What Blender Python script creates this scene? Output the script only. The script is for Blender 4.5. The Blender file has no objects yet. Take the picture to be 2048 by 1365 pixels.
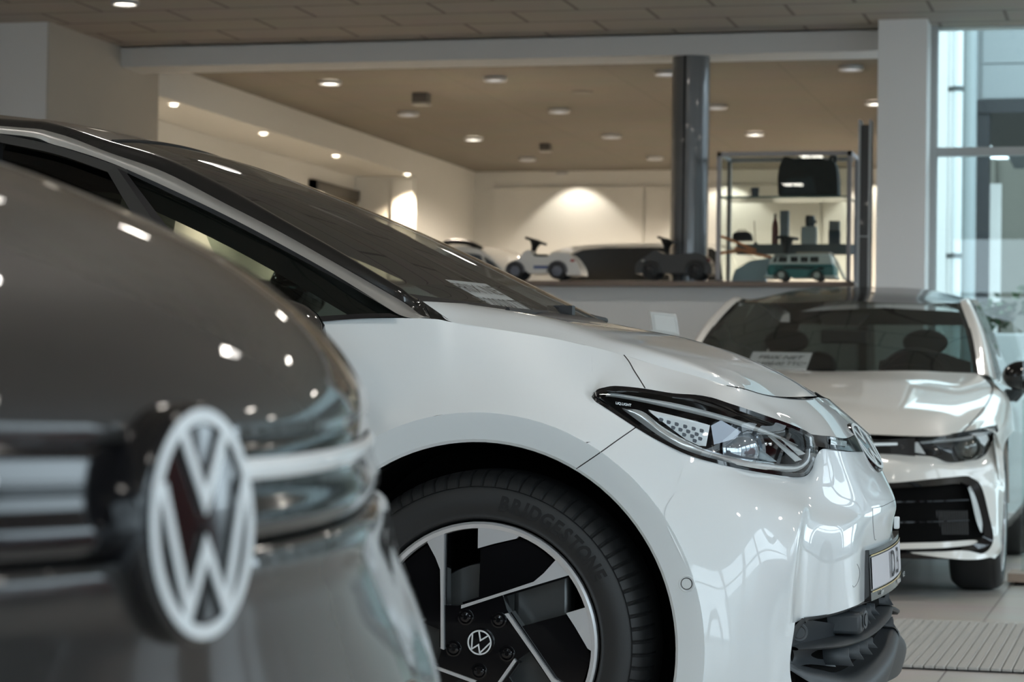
import bpy, bmesh, math, random
from mathutils import Vector, Matrix, Euler
random.seed(7)
SC = bpy.context.scene
COL = SC.collection
R = math.radians
PI = math.pi

# ---------------------------------------------------------------- camera
CAM_H, YAW, PITCH, ROLL, LENS = 0.848, R(14.7), 0.0225, 0.0147, 85.0
cam_d = bpy.data.cameras.new('camera')
cam_d.lens, cam_d.sensor_width, cam_d.clip_start, cam_d.clip_end = LENS, 36.0, 0.05, 400
CAM = bpy.data.objects.new('camera', cam_d)
COL.objects.link(CAM)
CM = Matrix.Translation((0, 0, CAM_H)) @ Matrix.Rotation(YAW, 4, 'Z') @ Matrix.Rotation(PI / 2 + PITCH, 4, 'X') @ Matrix.Rotation(ROLL, 4, 'Z')
CAM.matrix_world = CM
cam_d.dof.use_dof = True
cam_d.dof.focus_distance = 4.95
cam_d.dof.aperture_fstop = 7.5
cam_d.dof.aperture_blades = 9
SC.camera = CAM

# ---------------------------------------------------------------- world, exposure, daylight
SC.view_settings.view_transform = 'Standard'
SC.view_settings.look = 'None'
SC.view_settings.gamma = 1.0
SC.view_settings.use_curve_mapping = False
SC.view_settings.exposure = 0.13
W = bpy.data.worlds.new('overcast_sky')
SC.world = W
W.use_nodes = True
nt = W.node_tree
bg = nt.nodes['Background']
bg.inputs[0].default_value = (0.73, 0.895, 1.0, 1)
bg.inputs[1].default_value = 4.0
SC.cycles.max_bounces = 10
SC.cycles.diffuse_bounces = 5
SC.cycles.glossy_bounces = 5
SC.cycles.transparent_max_bounces = 16
SC.cycles.caustics_reflective = False
SC.cycles.caustics_refractive = False
SC.cycles.sample_clamp_indirect = 6.0
SC.cycles.use_denoising = True

def area(name, loc, rot, sx, sy, portal=False, power=0, col=(1, 1, 1)):
    l = bpy.data.lights.new(name, 'AREA')
    l.shape = 'RECTANGLE'; l.size, l.size_y = sx, sy
    l.energy = power; l.color = col
    if portal: l.cycles.is_portal = True
    o = bpy.data.objects.new(name, l); COL.objects.link(o)
    o.location = loc; o.rotation_euler = rot
    return o
# window openings of the showroom (daylight enters here)
area('daylight_portal_rear', (-4.75, -3.2, 1.6), (R(-90), 0, 0), 18.4, 3.1, True)
area('daylight_portal_side', (4.6, 6.0, 1.6), (R(90), 0, R(90)), 18.4, 3.1, True)

def spot(name, loc, aim, power, col, size=R(70), blend=0.6, rad=0.03):
    l = bpy.data.lights.new(name, 'SPOT')
    l.energy = power; l.color = col; l.spot_size = size; l.spot_blend = blend; l.shadow_soft_size = rad
    o = bpy.data.objects.new(name, l); COL.objects.link(o)
    o.location = loc
    d = Vector(aim) - Vector(loc)
    o.rotation_euler = d.to_track_quat('-Z', 'Y').to_euler()
    return o

# ---------------------------------------------------------------- helpers
FPX = LENS / 36.0 * 2048
C3 = CM.to_3x3(); CO = Vector((0, 0, CAM_H))
def ray(px, py):
    return C3 @ Vector(((px - 1024) / FPX, -(py - 682.5) / FPX, -1))
def PY(px, py, Y):
    d = ray(px, py); return CO + d * ((Y - CO.y) / d.y)
def PX(px, py, X):
    d = ray(px, py); return CO + d * ((X - CO.x) / d.x)
def PZ(px, py, Z):
    d = ray(px, py); return CO + d * ((Z - CO.z) / d.z)
def V(*a): return Vector(a)

def cr(p, n):
    out = []
    m = len(p)
    for i in range(m - 1):
        p1, p2 = p[i], p[i + 1]
        p0 = p[i - 1] if i > 0 else p1 * 2 - p2
        p3 = p[i + 2] if i + 2 < m else p2 * 2 - p1
        for k in range(n):
            t = k / n
            out.append(0.5 * ((2 * p1) + (p2 - p0) * t + (2 * p0 - 5 * p1 + 4 * p2 - p3) * t * t + (3 * p1 - p0 - 3 * p2 + p3) * t ** 3))
    out.append(p[-1].copy())
    return out
def cr2(p, n):
    return [(v.x, v.y) for v in cr([Vector((a, b, 0)) for a, b in p], n)]

def surf(rows, n=6, m=6):
    """smooth interpolating surface through rows of control points"""
    g = [cr(r, n) for r in rows]
    cols = list(zip(*g))
    cc = [cr(list(c), m) for c in cols]
    return [list(r) for r in zip(*cc)]

class MB:
    def __init__(s, joined=False): s.v = []; s.f = []; s.mi = []; s.cur = 0; s.joined = joined; s.twin = None
    def add(s, vs, fs):
        o = len(s.v); s.v += [Vector(q) for q in vs]
        for f in fs: s.f.append([o + i for i in f]); s.mi.append(s.cur)
    def grid(s, g, closed=False, skip=None, flip=False):
        nr, nc = len(g), len(g[0])
        fs = []
        for i in range(nr - 1):
            for j in range(nc if closed else nc - 1):
                if skip and skip(i, j): continue
                k = (j + 1) % nc
                f = [i * nc + j, i * nc + k, (i + 1) * nc + k, (i + 1) * nc + j]
                fs.append(f[::-1] if flip else f)
        s.add([p for r in g for p in r], fs)
    def box(s, c, d, rot=None):
        c = Vector(c); h = Vector(d) / 2
        vs = [Vector((x * h.x, y * h.y, z * h.z)) for x in (-1, 1) for y in (-1, 1) for z in (-1, 1)]
        if rot is not None: vs = [rot @ q for q in vs]
        s.add([c + q for q in vs], [(0, 1, 3, 2), (4, 6, 7, 5), (0, 4, 5, 1), (2, 3, 7, 6), (0, 2, 6, 4), (1, 5, 7, 3)])
    def bx(s, x0, x1, y0, y1, z0, z1):
        s.box(((x0 + x1) / 2, (y0 + y1) / 2, (z0 + z1) / 2), (x1 - x0, y1 - y0, z1 - z0))
    def prism(s, poly, org, ux, uy, depth):
        """closed 2-D outline in the frame (org, ux, uy), extruded along depth vector"""
        from mathutils.geometry import tessellate_polygon
        org, ux, uy, depth = Vector(org), Vector(ux), Vector(uy), Vector(depth)
        n = len(poly)
        a = [org + ux * q[0] + uy * q[1] for q in poly]
        tri = tessellate_polygon([[Vector((q[0], q[1], 0)) for q in poly]])
        fs = [tuple(t) for t in tri] + [tuple(i + n for i in t[::-1]) for t in tri]
        fs += [(i, (i + 1) % n, n + (i + 1) % n, n + i) for i in range(n)]
        s.add(a + [p + depth for p in a], fs)
    def holed(s, outer, inner, org, ux, uy, depth):
        """ring between two outlines with the same point count"""
        org, ux, uy, depth = Vector(org), Vector(ux), Vector(uy), Vector(depth)
        n = len(outer)
        A = [org + ux * q[0] + uy * q[1] for q in outer]; B = [org + ux * q[0] + uy * q[1] for q in inner]
        s.grid([A, B, [p + depth for p in B], [p + depth for p in A], A], closed=True)
    def tube(s, pts, r, n=8, cap=True):
        pts = [Vector(p) for p in pts]
        rs = r if isinstance(r, (list, tuple)) else [r] * len(pts)
        rings = []
        up = None
        for i, p in enumerate(pts):
            t = (pts[min(i + 1, len(pts) - 1)] - pts[max(i - 1, 0)]).normalized()
            if up is None:
                up = Vector((0, 0, 1)) if abs(t.z) < 0.9 else Vector((1, 0, 0))
            a = t.cross(up).normalized(); b = a.cross(t).normalized(); up = b
            rings.append([p + (a * math.cos(2 * PI * k / n) + b * math.sin(2 * PI * k / n)) * rs[i] for k in range(n)])
        s.grid(rings, closed=True)
        if cap:
            s.add(rings[0], [list(range(n))[::-1]]); s.add(rings[-1], [list(range(n))])
    def lathe(s, prof, org, axis, n=48, ref=None, cap=False):
        """prof = [(radius, along axis)]"""
        org, ax = Vector(org), Vector(axis).normalized()
        rf = Vector(ref) if ref is not None else (Vector((0, 0, 1)) if abs(ax.z) < 0.9 else Vector((1, 0, 0)))
        a = (rf - ax * rf.dot(ax)).normalized(); b = ax.cross(a)
        g = [[org + ax * h + (a * math.cos(2 * PI * k / n) + b * math.sin(2 * PI * k / n)) * r for k in range(n)] for r, h in prof]
        s.grid(g, closed=True)
        if cap:
            s.add(g[0], [list(range(n))[::-1]]); s.add(g[-1], [list(range(n))])
    def ellipsoid(s, c, r, n=16, m=10, rot=None):
        c = Vector(c)
        g = []
        for i in range(m + 1):
            t = PI * i / m
            row = []
            for k in range(n):
                q = Vector((r[0] * math.sin(t) * math.cos(2 * PI * k / n), r[1] * math.sin(t) * math.sin(2 * PI * k / n), r[2] * math.cos(t)))
                row.append(c + (rot @ q if rot is not None else q))
            g.append(row)
        s.grid(g, closed=True, flip=True)
    def stroke(s, pts, w, org, ux, uy, depth, closed=False):
        """mitred flat stroke extruded along depth"""
        q = [Vector((a, b)) for a, b in pts]
        n = len(q); L, Rr = [], []
        for i in range(n):
            if closed: d0 = (q[i] - q[i - 1]).normalized(); d1 = (q[(i + 1) % n] - q[i]).normalized()
            else:
                d1 = (q[min(i + 1, n - 1)] - q[min(i, n - 2)]).normalized(); d0 = (q[max(i, 1)] - q[max(i - 1, 0)]).normalized()
            n0 = Vector((-d0.y, d0.x)); n1 = Vector((-d1.y, d1.x))
            mm = (n0 + n1)
            mm = mm / max(0.35, mm.dot(n0)) if mm.length > 1e-6 else n0
            L.append(q[i] + mm * w / 2); Rr.append(q[i] - mm * w / 2)
        org, ux, uy, depth = Vector(org), Vector(ux), Vector(uy), Vector(depth)
        to = lambda z: org + ux * z.x + uy * z.y
        a = [to(z) for z in L]; b = [to(z) for z in Rr]
        rows = [a, b, [p + depth for p in b], [p + depth for p in a], a]
        if closed: rows = [r + [r[0]] for r in rows]
        s.grid(rows)
        if not closed:
            for e in (0, -1): s.add([a[e], b[e], b[e] + depth, a[e] + depth], [(0, 1, 2, 3)])
    def mesh(s, name, mats, org=(0, 0, 0), smooth=True, sharp=35, merge=0.0004, flip=False, relax=0):
        bm = bmesh.new()
        o = Vector(org)
        vv = [bm.verts.new(p - o) for p in s.v]
        for f, mi in zip(s.f, s.mi):
            ids = []
            for i in f:
                if i not in ids: ids.append(i)
            if len(ids) < 3: continue
            try:
                fc = bm.faces.new([vv[i] for i in ids]); fc.material_index = mi
            except ValueError: pass
        if merge: bmesh.ops.remove_doubles(bm, verts=bm.verts, dist=merge)
        for _ in range(relax):
            vs_ = [q for q in bm.verts if not q.is_boundary and q.link_faces]
            bmesh.ops.smooth_vert(bm, verts=vs_, factor=0.5, use_axis_x=True, use_axis_y=True, use_axis_z=True)
        bmesh.ops.recalc_face_normals(bm, faces=bm.faces)
        me = bpy.data.meshes.new(name)
        bm.to_mesh(me); bm.free()
        for m in (mats if isinstance(mats, (list, tuple)) else [mats]): me.materials.append(m)
        if smooth:
            for p in me.polygons: p.use_smooth = True
            me.set_sharp_from_angle(angle=R(sharp))
        return me
    def build(s, name, mats, parent=None, org=None, **k):
        if parent is not None:
            org = ORG[parent]
        elif org is None: org = (0, 0, 0)
        me = s.mesh(name, mats, org, **k)
        o = bpy.data.objects.new(name, me); COL.objects.link(o)
        if parent is not None: o.parent = parent
        else: o.location = org
        ORG[o] = Vector(org)
        if s.twin is not None: o2 = s.twin.build(name, mats, parent, org, **k); TWIN[o] = o2
        return o
ORG = {}; TWIN = {}
def both_of(o): return [o] + ([TWIN[o]] if o in TWIN else [])
def tag(o, label=None, cat=None, group=None, kind=None):
    if label: o['label'] = label
    if cat: o['category'] = cat
    if group: o['group'] = group
    if kind: o['kind'] = kind
    return o
def thing(name, loc, label, cat, group=None):
    o = bpy.data.objects.new(name, None); COL.objects.link(o); o.location = loc
    o.empty_display_size = 0.1
    ORG[o] = Vector(loc)
    return tag(o, label, cat, group)
def struct(mb, name, mat, **k):
    k.setdefault('smooth', False)
    return tag(mb.build(name, mat, **k), kind='structure')
def bevel(o, w, seg=2):
    m = o.modifiers.new('bevel', 'BEVEL'); m.width = w; m.segments = seg; m.limit_method = 'ANGLE'; m.angle_limit = R(40)
    return o
def solid(o, t, off=-1):
    for q in both_of(o): m = q.modifiers.new('solid', 'SOLIDIFY'); m.thickness = t; m.offset = off
    return o
def onsurf(objs, px, py, lift=0.0):
    """the point of the built surface that lies at this place of the picture"""
    from mathutils.bvhtree import BVHTree
    d = ray(px, py).normalized(); best = None
    for o in objs:
        if o not in BVH: BVH[o] = BVHTree.FromPolygons([v.co + ORG[o] for v in o.data.vertices], [list(p.vertices) for p in o.data.polygons])
        h = BVH[o].ray_cast(CO, d)
        if h[0] is not None and (best is None or h[3] < best[1]):
            n = h[1] if h[1].dot(d) < 0 else -h[1]
            best = (h[0] + n * lift, h[3], n)
    return best
BVH = {}
def copy_tree(root, delta, label=None, group=None):
    r = root.copy(); COL.objects.link(r); r.location = root.location + Vector(delta)
    if label: r['label'] = label
    if group: r['group'] = group
    for ch in root.children:
        c = ch.copy(); COL.objects.link(c); c.parent = r
        for g in ch.children:
            d = g.copy(); COL.objects.link(d); d.parent = c
    return r

def text_mb(mb, txt, org, ux, uy, size, depth=0.0006, align='CENTER', sx=1.0, bold=0.0, shear=0.0):
    cu = bpy.data.curves.new('t', 'FONT'); cu.body = txt; cu.size = size; cu.align_x = align; cu.align_y = 'CENTER'
    cu.offset = bold; cu.extrude = 0; cu.shear = shear; cu.resolution_u = 3
    ob = bpy.data.objects.new('t', cu); COL.objects.link(ob)
    dg = bpy.context.evaluated_depsgraph_get()
    me = bpy.data.meshes.new_from_object(ob.evaluated_get(dg))
    bpy.data.objects.remove(ob); bpy.data.curves.remove(cu)
    org, ux, uy = Vector(org), Vector(ux).normalized(), Vector(uy).normalized()
    nn = ux.cross(uy)
    mb.add([org + ux * v.co.x * sx + uy * v.co.y + nn * depth for v in me.vertices], [list(p.vertices) for p in me.polygons])
    bpy.data.meshes.remove(me)

# ---------------------------------------------------------------- materials
def mat(name, col, rough=0.5, metal=0.0, coat=0.0, spec=0.5, crough=0.02, emit=None, es=0.0, alpha=None):
    m = bpy.data.materials.new(name); m.use_nodes = True
    b = m.node_tree.nodes['Principled BSDF']
    b.inputs['Base Color'].default_value = (*col, 1)
    b.inputs['Roughness'].default_value = rough
    b.inputs['Metallic'].default_value = metal
    b.inputs['Coat Weight'].default_value = coat
    b.inputs['Coat Roughness'].default_value = crough
    b.inputs['Specular IOR Level'].default_value = spec
    if emit:
        b.inputs['Emission Color'].default_value = (*emit, 1); b.inputs['Emission Strength'].default_value = es
    return m
def noise_bump(m, scale, strength, dist=0.002, var=0.0):
    nt = m.node_tree; N = nt.nodes; b = N['Principled BSDF']
    tc = N.new('ShaderNodeTexCoord'); nz = N.new('ShaderNodeTexNoise'); nz.inputs['Scale'].default_value = scale; nz.inputs['Detail'].default_value = 6
    nt.links.new(tc.outputs['Object'], nz.inputs['Vector'])
    if strength:
        bp = N.new('ShaderNodeBump'); bp.inputs['Strength'].default_value = strength; bp.inputs['Distance'].default_value = dist
        nt.links.new(nz.outputs['Fac'], bp.inputs['Height']); nt.links.new(bp.outputs['Normal'], b.inputs['Normal'])
    if var:
        c = b.inputs['Base Color'].default_value[:3]
        mx = N.new('ShaderNodeMix'); mx.data_type = 'RGBA'
        mx.inputs[6].default_value = (*[q * (1 - var) for q in c], 1); mx.inputs[7].default_value = (*[min(1, q * (1 + var)) for q in c], 1)
        nt.links.new(nz.outputs['Fac'], mx.inputs[0]); nt.links.new(mx.outputs[2], b.inputs['Base Color'])
    return m
def glass(name, tint, ior=1.5, rough=0.0, refl=(1, 1, 1), milk=0.0):
    m = bpy.data.materials.new(name); m.use_nodes = True
    nt = m.node_tree; N = nt.nodes
    N.remove(N['Principled BSDF'])
    t = N.new('ShaderNodeBsdfTransparent'); t.inputs[0].default_value = (*tint, 1)
    g = N.new('ShaderNodeBsdfGlossy'); g.inputs['Roughness'].default_value = rough; g.inputs[0].default_value = (*refl, 1)
    fr = N.new('ShaderNodeFresnel')
    ge = N.new('ShaderNodeNewGeometry'); mr = N.new('ShaderNodeMapRange')   # same reflectance from either face of the thin pane
    mr.inputs[3].default_value = ior; mr.inputs[4].default_value = 1 / ior
    nt.links.new(ge.outputs['Backfacing'], mr.inputs[0]); nt.links.new(mr.outputs[0], fr.inputs[0])
    mx = N.new('ShaderNodeMixShader')
    nt.links.new(fr.outputs[0], mx.inputs[0])
    src = t.outputs[0]
    if milk:
        df = N.new('ShaderNodeBsdfDiffuse'); df.inputs[0].default_value = (0.92, 0.95, 0.95, 1)
        m2 = N.new('ShaderNodeMixShader'); m2.inputs[0].default_value = milk
        nt.links.new(t.outputs[0], m2.inputs[1]); nt.links.new(df.outputs[0], m2.inputs[2]); src = m2.outputs[0]
    nt.links.new(src, mx.inputs[1]); nt.links.new(g.outputs[0], mx.inputs[2])
    nt.links.new(mx.outputs[0], N['Material Output'].inputs[0])
    return m
def tile_mat(name, c1, c2, line, w, h, mortar, rough, offset=0.0, bump=0.3, shift=(0, 0), spec=0.5):
    m = mat(name, c1, rough, spec=spec)
    nt = m.node_tree; N = nt.nodes; b = N['Principled BSDF']
    tc = N.new('ShaderNodeTexCoord'); mp = N.new('ShaderNodeMapping'); mp.inputs['Location'].default_value = (shift[0], shift[1], 0)
    br = N.new('ShaderNodeTexBrick'); br.offset = offset; br.squash = 1.0
    br.inputs['Color1'].default_value = (*c1, 1); br.inputs['Color2'].default_value = (*c2, 1); br.inputs['Mortar'].default_value = (*line, 1)
    br.inputs['Scale'].default_value = 1.0; br.inputs['Mortar Size'].default_value = mortar; br.inputs['Mortar Smooth'].default_value = 0.1
    br.inputs['Brick Width'].default_value = w; br.inputs['Row Height'].default_value = h
    nz = N.new('ShaderNodeTexNoise'); nz.inputs['Scale'].default_value = 3.0; nz.inputs['Detail'].default_value = 8
    mx = N.new('ShaderNodeMix'); mx.data_type = 'RGBA'; mx.blend_type = 'MULTIPLY'; mx.inputs[0].default_value = 0.18
    L = nt.links.new
    L(tc.outputs['Object'], mp.inputs['Vector']); L(mp.outputs[0], br.inputs['Vector']); L(tc.outputs['Object'], nz.inputs['Vector'])
    L(br.outputs['Color'], mx.inputs[6]); L(nz.outputs['Color'], mx.inputs[7]); L(mx.outputs[2], b.inputs['Base Color'])
    bp = N.new('ShaderNodeBump'); bp.inputs['Strength'].default_value = bump; bp.inputs['Distance'].default_value = 0.003; bp.invert = True
    L(br.outputs['Fac'], bp.inputs['Height']); L(bp.outputs['Normal'], b.inputs['Normal'])
    return m

M = {}
M['white'] = mat('white_car_paint', (0.76, 0.81, 0.83), 0.4, coat=1.0)
M['cream'] = mat('warm_white_car_paint', (0.78, 0.77, 0.73), 0.4, coat=1.0)
M['silver'] = mat('satin_silver_trim', (0.62, 0.62, 0.60), 0.34, 0.75)
M['alu'] = noise_bump(mat('machined_aluminium', (0.74, 0.75, 0.77), 0.34, 0.55), 40, 0.05, var=0.03)
M['blackgloss'] = mat('black_gloss_plastic', (0.005, 0.005, 0.006), 0.09, coat=0.25)
M['blackpaint'] = mat('black_roof_paint', (0.012, 0.012, 0.012), 0.2, coat=1.0)
M['roofglass'] = mat('black_glass_roof', (0.010, 0.010, 0.010), 0.12, spec=0.12)
M['darkpaint'] = noise_bump(mat('dark_grey_metallic_paint', (0.011, 0.0105, 0.010), 0.5, 0.0, coat=1.0, spec=0.3), 900, 0.0, var=0.25)
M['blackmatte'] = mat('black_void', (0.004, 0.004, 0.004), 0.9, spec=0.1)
M['rubber'] = noise_bump(mat('tyre_rubber', (0.018, 0.019, 0.020), 0.55), 180, 0.10)
M['rubbertext'] = mat('tyre_lettering', (0.008, 0.008, 0.009), 0.75)
M['plastic'] = noise_bump(mat('charcoal_grained_plastic', (0.045, 0.052, 0.058), 0.5), 400, 0.15, 0.0006)
M['seal'] = mat('black_rubber_seal', (0.008, 0.008, 0.010), 0.45)
M['chrome'] = mat('chrome', (0.85, 0.86, 0.88), 0.08, 1.0)
M['emblemwhite'] = mat('emblem_white', (0.80, 0.84, 0.86), 0.3, 0.15, coat=0.5)
M['tint'] = glass('green_tinted_car_glass', (0.43, 0.49, 0.46), 1.5)
M['smoke'] = glass('smoked_rear_glass', (0.20, 0.25, 0.235), 1.5)
M['privacy'] = glass('privacy_car_glass', (0.13, 0.15, 0.145), 1.5)
M['tint2'] = glass('dark_windscreen_glass', (0.66, 0.70, 0.69), 1.75)
M['screen'] = glass('sloping_windscreen_glass', (0.84, 0.88, 0.87), 2.55)
M['lens'] = glass('headlamp_lens', (0.97, 0.98, 0.98), 1.35)
M['clear'] = glass('clear_pane', (0.90, 0.95, 0.94), 1.45)
M['acrylic'] = glass('acrylic', (0.80, 0.86, 0.86), 1.45, milk=0.7)
M['paper'] = mat('paper', (0.88, 0.88, 0.92), 0.7)
M['ink'] = mat('ink', (0.03, 0.03, 0.04), 0.6)
M['cabin'] = noise_bump(mat('car_interior', (0.013, 0.0135, 0.014), 0.7), 60, 0.1)
M['cabinlight'] = mat('door_card_grey', (0.10, 0.12, 0.13), 0.6)
M['steel'] = noise_bump(mat('brake_disc_steel', (0.13, 0.135, 0.135), 0.4, 0.8), 12, 0.0, var=0.2)
M['gold'] = mat('gold_line', (0.62, 0.47, 0.20), 0.35, 0.6)
M['wall'] = noise_bump(mat('white_plaster_wall', (0.78, 0.77, 0.74), 0.75), 60, 0.05)
M['wallgrey'] = noise_bump(mat('grey_plaster', (0.74, 0.74, 0.735), 0.75), 60, 0.05)
M['colwhite'] = mat('white_column', (0.90, 0.90, 0.90), 0.6)
M['column'] = mat('grey_lacquered_column', (0.16, 0.165, 0.17), 0.28, 0.2, coat=0.5)
M['alufr'] = mat('grey_window_frame', (0.42, 0.43, 0.43), 0.4, 0.3)
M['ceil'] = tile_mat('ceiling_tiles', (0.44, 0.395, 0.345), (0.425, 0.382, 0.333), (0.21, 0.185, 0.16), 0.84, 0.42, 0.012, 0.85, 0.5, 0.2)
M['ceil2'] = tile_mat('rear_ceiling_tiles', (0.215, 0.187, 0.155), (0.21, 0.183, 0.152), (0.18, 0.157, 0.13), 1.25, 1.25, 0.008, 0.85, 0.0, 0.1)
M['floor'] = tile_mat('floor_tiles', (0.64, 0.605, 0.56), (0.615, 0.58, 0.535), (0.20, 0.15, 0.145), 0.60, 0.60, 0.003, 0.28, 0.0, 0.4)
M['rearfloor'] = noise_bump(mat('rear_hall_floor', (0.16, 0.15, 0.135), 0.5), 8, 0.0, var=0.1)
M['wood'] = noise_bump(mat('brown_counter_top', (0.20, 0.15, 0.12), 0.45), 30, 0.0, var=0.15)
M['oak'] = noise_bump(mat('pale_wood', (0.42, 0.31, 0.24), 0.5), 20, 0.0, var=0.12)
M['lamp'] = mat('lit_lamp_diffuser', (1, 0.95, 0.85), 0.5, emit=(1.0, 0.93, 0.80), es=7.0)
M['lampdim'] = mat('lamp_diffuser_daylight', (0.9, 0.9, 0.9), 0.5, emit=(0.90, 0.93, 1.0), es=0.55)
M['lamprim'] = mat('lamp_rim', (0.55, 0.55, 0.55), 0.4, 0.3)
# ================================================================ the showroom
ZC, ZB = 3.20, 3.06            # ceiling, underside of the beam
YB = 15.3
zh0 = 3.19                      # plane of the beam, counter and window wall
b = MB(); b.bx(-14, 4.8, -3.4, YB + 0.5, -0.2, 0); struct(b, 'floor', M['floor'])
b = MB(); b.bx(-14, 4.8, -3.4, YB, ZC, ZC + 0.25); struct(b, 'ceiling', M['ceil'])
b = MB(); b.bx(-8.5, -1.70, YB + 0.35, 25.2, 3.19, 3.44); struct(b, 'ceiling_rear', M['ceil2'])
b = MB(); b.bx(-6.83, 4.8, YB, YB + 0.12, zh0, ZC + 0.25); b.bx(-6.83, -1.5, YB, YB + 0.36, ZB, ZC + 0.25); struct(b, 'trim_1', M['wallgrey'])
# left block of wall
b = MB(); b.bx(-14, -6.83, 14.18, 15.96, 0, ZC); struct(b, 'wall_left_block', M['wallgrey'])
b = MB(); b.bx(-6.83, -6.815, 14.185, 15.96, 0, ZC); struct(b, 'trim_10', mat('shaded_side_colour', (0.50, 0.465, 0.41), 0.75))  # thin panel, its darker colour stands in for shade on the block's side
b = MB(); b.bx(-14.2, -14, -3.4, 14.2, 0, ZC + 0.25); struct(b, 'wall_left', M['wall'])
# niche with lower ceiling, its bulkhead, side wall and end wall
b = MB(); b.bx(-7.5, -6.83, 15.96, 24.4, 2.95, 3.40); struct(b, 'trim_2', M['wall'])
b = MB(); b.bx(-7.7, -7.45, 15.90, 22.5, 0, 2.95); struct(b, 'wall_niche', M['wall'])
b = MB(); b.bx(-7.7, -6.83, 22.3, 24.6, 0, 2.95); struct(b, 'wall_niche_end', M['wall'])
b = MB(); b.bx(-7.06, -6.85, 22.26, 22.32, 0, 2.95); struct(b, 'trim_3', M['wall'])
b = MB(); b.bx(-7.7, -1.70, 24.4, 24.6, 0, 3.3); struct(b, 'wall_back', M['wall'])
b = MB(); b.bx(-1.74, -1.655, YB + 1.5, 24.6, -0.2, 6.5); struct(b, 'wall_right', M['wall'])
# large flat panels on the back wall
for i, (xa, xb) in enumerate(((-6.62, -5.02), (-4.98, -3.2), (-3.16, -1.4))):
    b = MB(); b.bx(xa, xb, 24.36, 24.41, 0.4, 3.02); struct(b, 'trim_%d' % (4 + i), M['wall'])
b = MB(); b.bx(-10.5, -2.6, -3.45, -3.2, 0, ZC); struct(b, 'wall_front', M['wallgrey'])
b = MB()
for y in (-1.9, 0.5, 2.9, 5.3, 7.7, 10.1): b.bx(4.55, 4.6, y - 0.17, y + 0.17, 0, ZC)
struct(b, 'trim_9', mat('taupe_piers', (0.16, 0.14, 0.13), 0.6))
# facade glazing behind and beside the photographer: posts and rails
b = MB()
for x in (-13.9, -12.2, -1.2, 0.5, 2.9, 4.7): b.bx(x - 0.05, x + 0.05, -3.35, -3.2, 0, ZC)
b.bx(-14, 4.8, -3.35, -3.2, 3.1, ZC); b.bx(-14, 4.8, -3.35, -3.2, 0, 0.10); b.bx(-14, 4.8, -3.32, -3.24, 2.3, 2.36)
struct(b, 'window_2', M['alufr'])
b = MB()
for y in (-1.9, 0.5, 2.9, 5.3, 7.7, 10.1, 12.5, 14.9): b.bx(4.6, 4.75, y - 0.05, y + 0.05, 0, ZC)
b.bx(4.6, 4.75, -3.2, YB, 3.1, ZC); b.bx(4.6, 4.75, -3.2, YB, 0, 0.10); b.bx(4.64, 4.72, -3.2, YB, 2.3, 2.36)
struct(b, 'window_3', M['alufr'])
# round column under the beam, white square column by the window
pc = PY(1379, 400, YB + 0.14)
b = MB(); b.lathe([(0.123, 0), (0.123, ZB)], (pc.x, YB + 0.14, 0), (0, 0, 1), 48); struct(b, 'column_round', M['column'], smooth=True)
b = MB(); b.lathe([(0.006, 0.4), (0.006, ZB)], (pc.x - 0.018, YB + 0.018, 0), (0, 0, 1), 8); struct(b, 'trim_8', M['blackmatte'], smooth=True)
xa, xb = PY(1754, 300, 14.95).x, PY(1852, 300, 14.95).x
b = MB(); b.bx(xa, xb, 14.95, 15.25, 0, ZC); struct(b, 'column_square', M['colwhite'])
# window wall on the right
wx = PY(1874, 300, YB).x
win = MB(); win.bx(PY(1853, 300, YB).x - 0.03, wx, YB - 0.06, YB + 0.06, 0, ZC)
zt1, zt0 = PY(1960, 296, YB).z, PY(1960, 312, YB).z
win.bx(wx, 4.7, YB - 0.05, YB + 0.05, zt0, zt1)
zh = PY(1960, 4, YB).z
win.bx(wx, 4.7, YB - 0.05, YB + 0.05, zh, ZC + 0.2); win.bx(wx, 4.7, YB - 0.05, YB + 0.05, 0, 0.12)
for x in (1.3, 3.4): win.bx(x - 0.04, x + 0.04, YB - 0.05, YB + 0.05, 0, ZC)
wf = struct(win, 'window_1', M['alufr'])
b = MB(); b.bx(wx, 4.7, YB - 0.006, YB + 0.006, 0.12, zh); g = b.build('pane', M['clear'], smooth=False); g.parent = wf
# parapet wall with brown ledge on which the toys stand
zl = PY(1400, 563, 15.14).z
lx0, lx1 = -7.0, PY(1712, 500, YB).x
b = MB(); b.bx(-6.83, PY(1757, 500, YB).x, YB - 0.06, YB + 0.5, 0, zl - 0.032); struct(b, 'wall_parapet', M['wallgrey'])
b = MB(); b.bx(-6.83, lx1 + 0.01, YB - 0.18, YB + 0.62, zl - 0.031, zl); led = b.build('ledge', M['wood'], org=(-4, YB, zl - 0.032), smooth=False)
bevel(led, 0.004); tag(led, 'brown ledge board along the top of the low wall, under the toy cars', 'ledge')
# raised floor of the rear hall
b = MB(); b.bx(-7.7, -1.70, YB + 0.5, 24.4, -0.2, 0.28); struct(b, 'floor_rear', M['rearfloor'])

# door in the niche wall
b = MB()
y0, y1 = PX(617, 365, -7.45).y, PX(736, 384, -7.45).y
zt = PX(676, 374, -7.45).z
b.bx(-7.47, -7.40, y0, y0 + 0.10, 0, zt); b.bx(-7.47, -7.40, y1 - 0.10, y1, 0, zt); b.bx(-7.47, -7.40, y0, y1, zt - 0.10, zt)
d = struct(b, 'door_1', mat('bronze_door_frame', (0.05, 0.045, 0.04), 0.4))
b = MB(); b.bx(-7.46, -7.42, y0 + 0.1, y1 - 0.1, 0, zt - 0.1); o = b.build('door_leaf', mat('olive_door_leaf', (0.10, 0.085, 0.06), 0.35), smooth=False); o.parent = d

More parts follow.
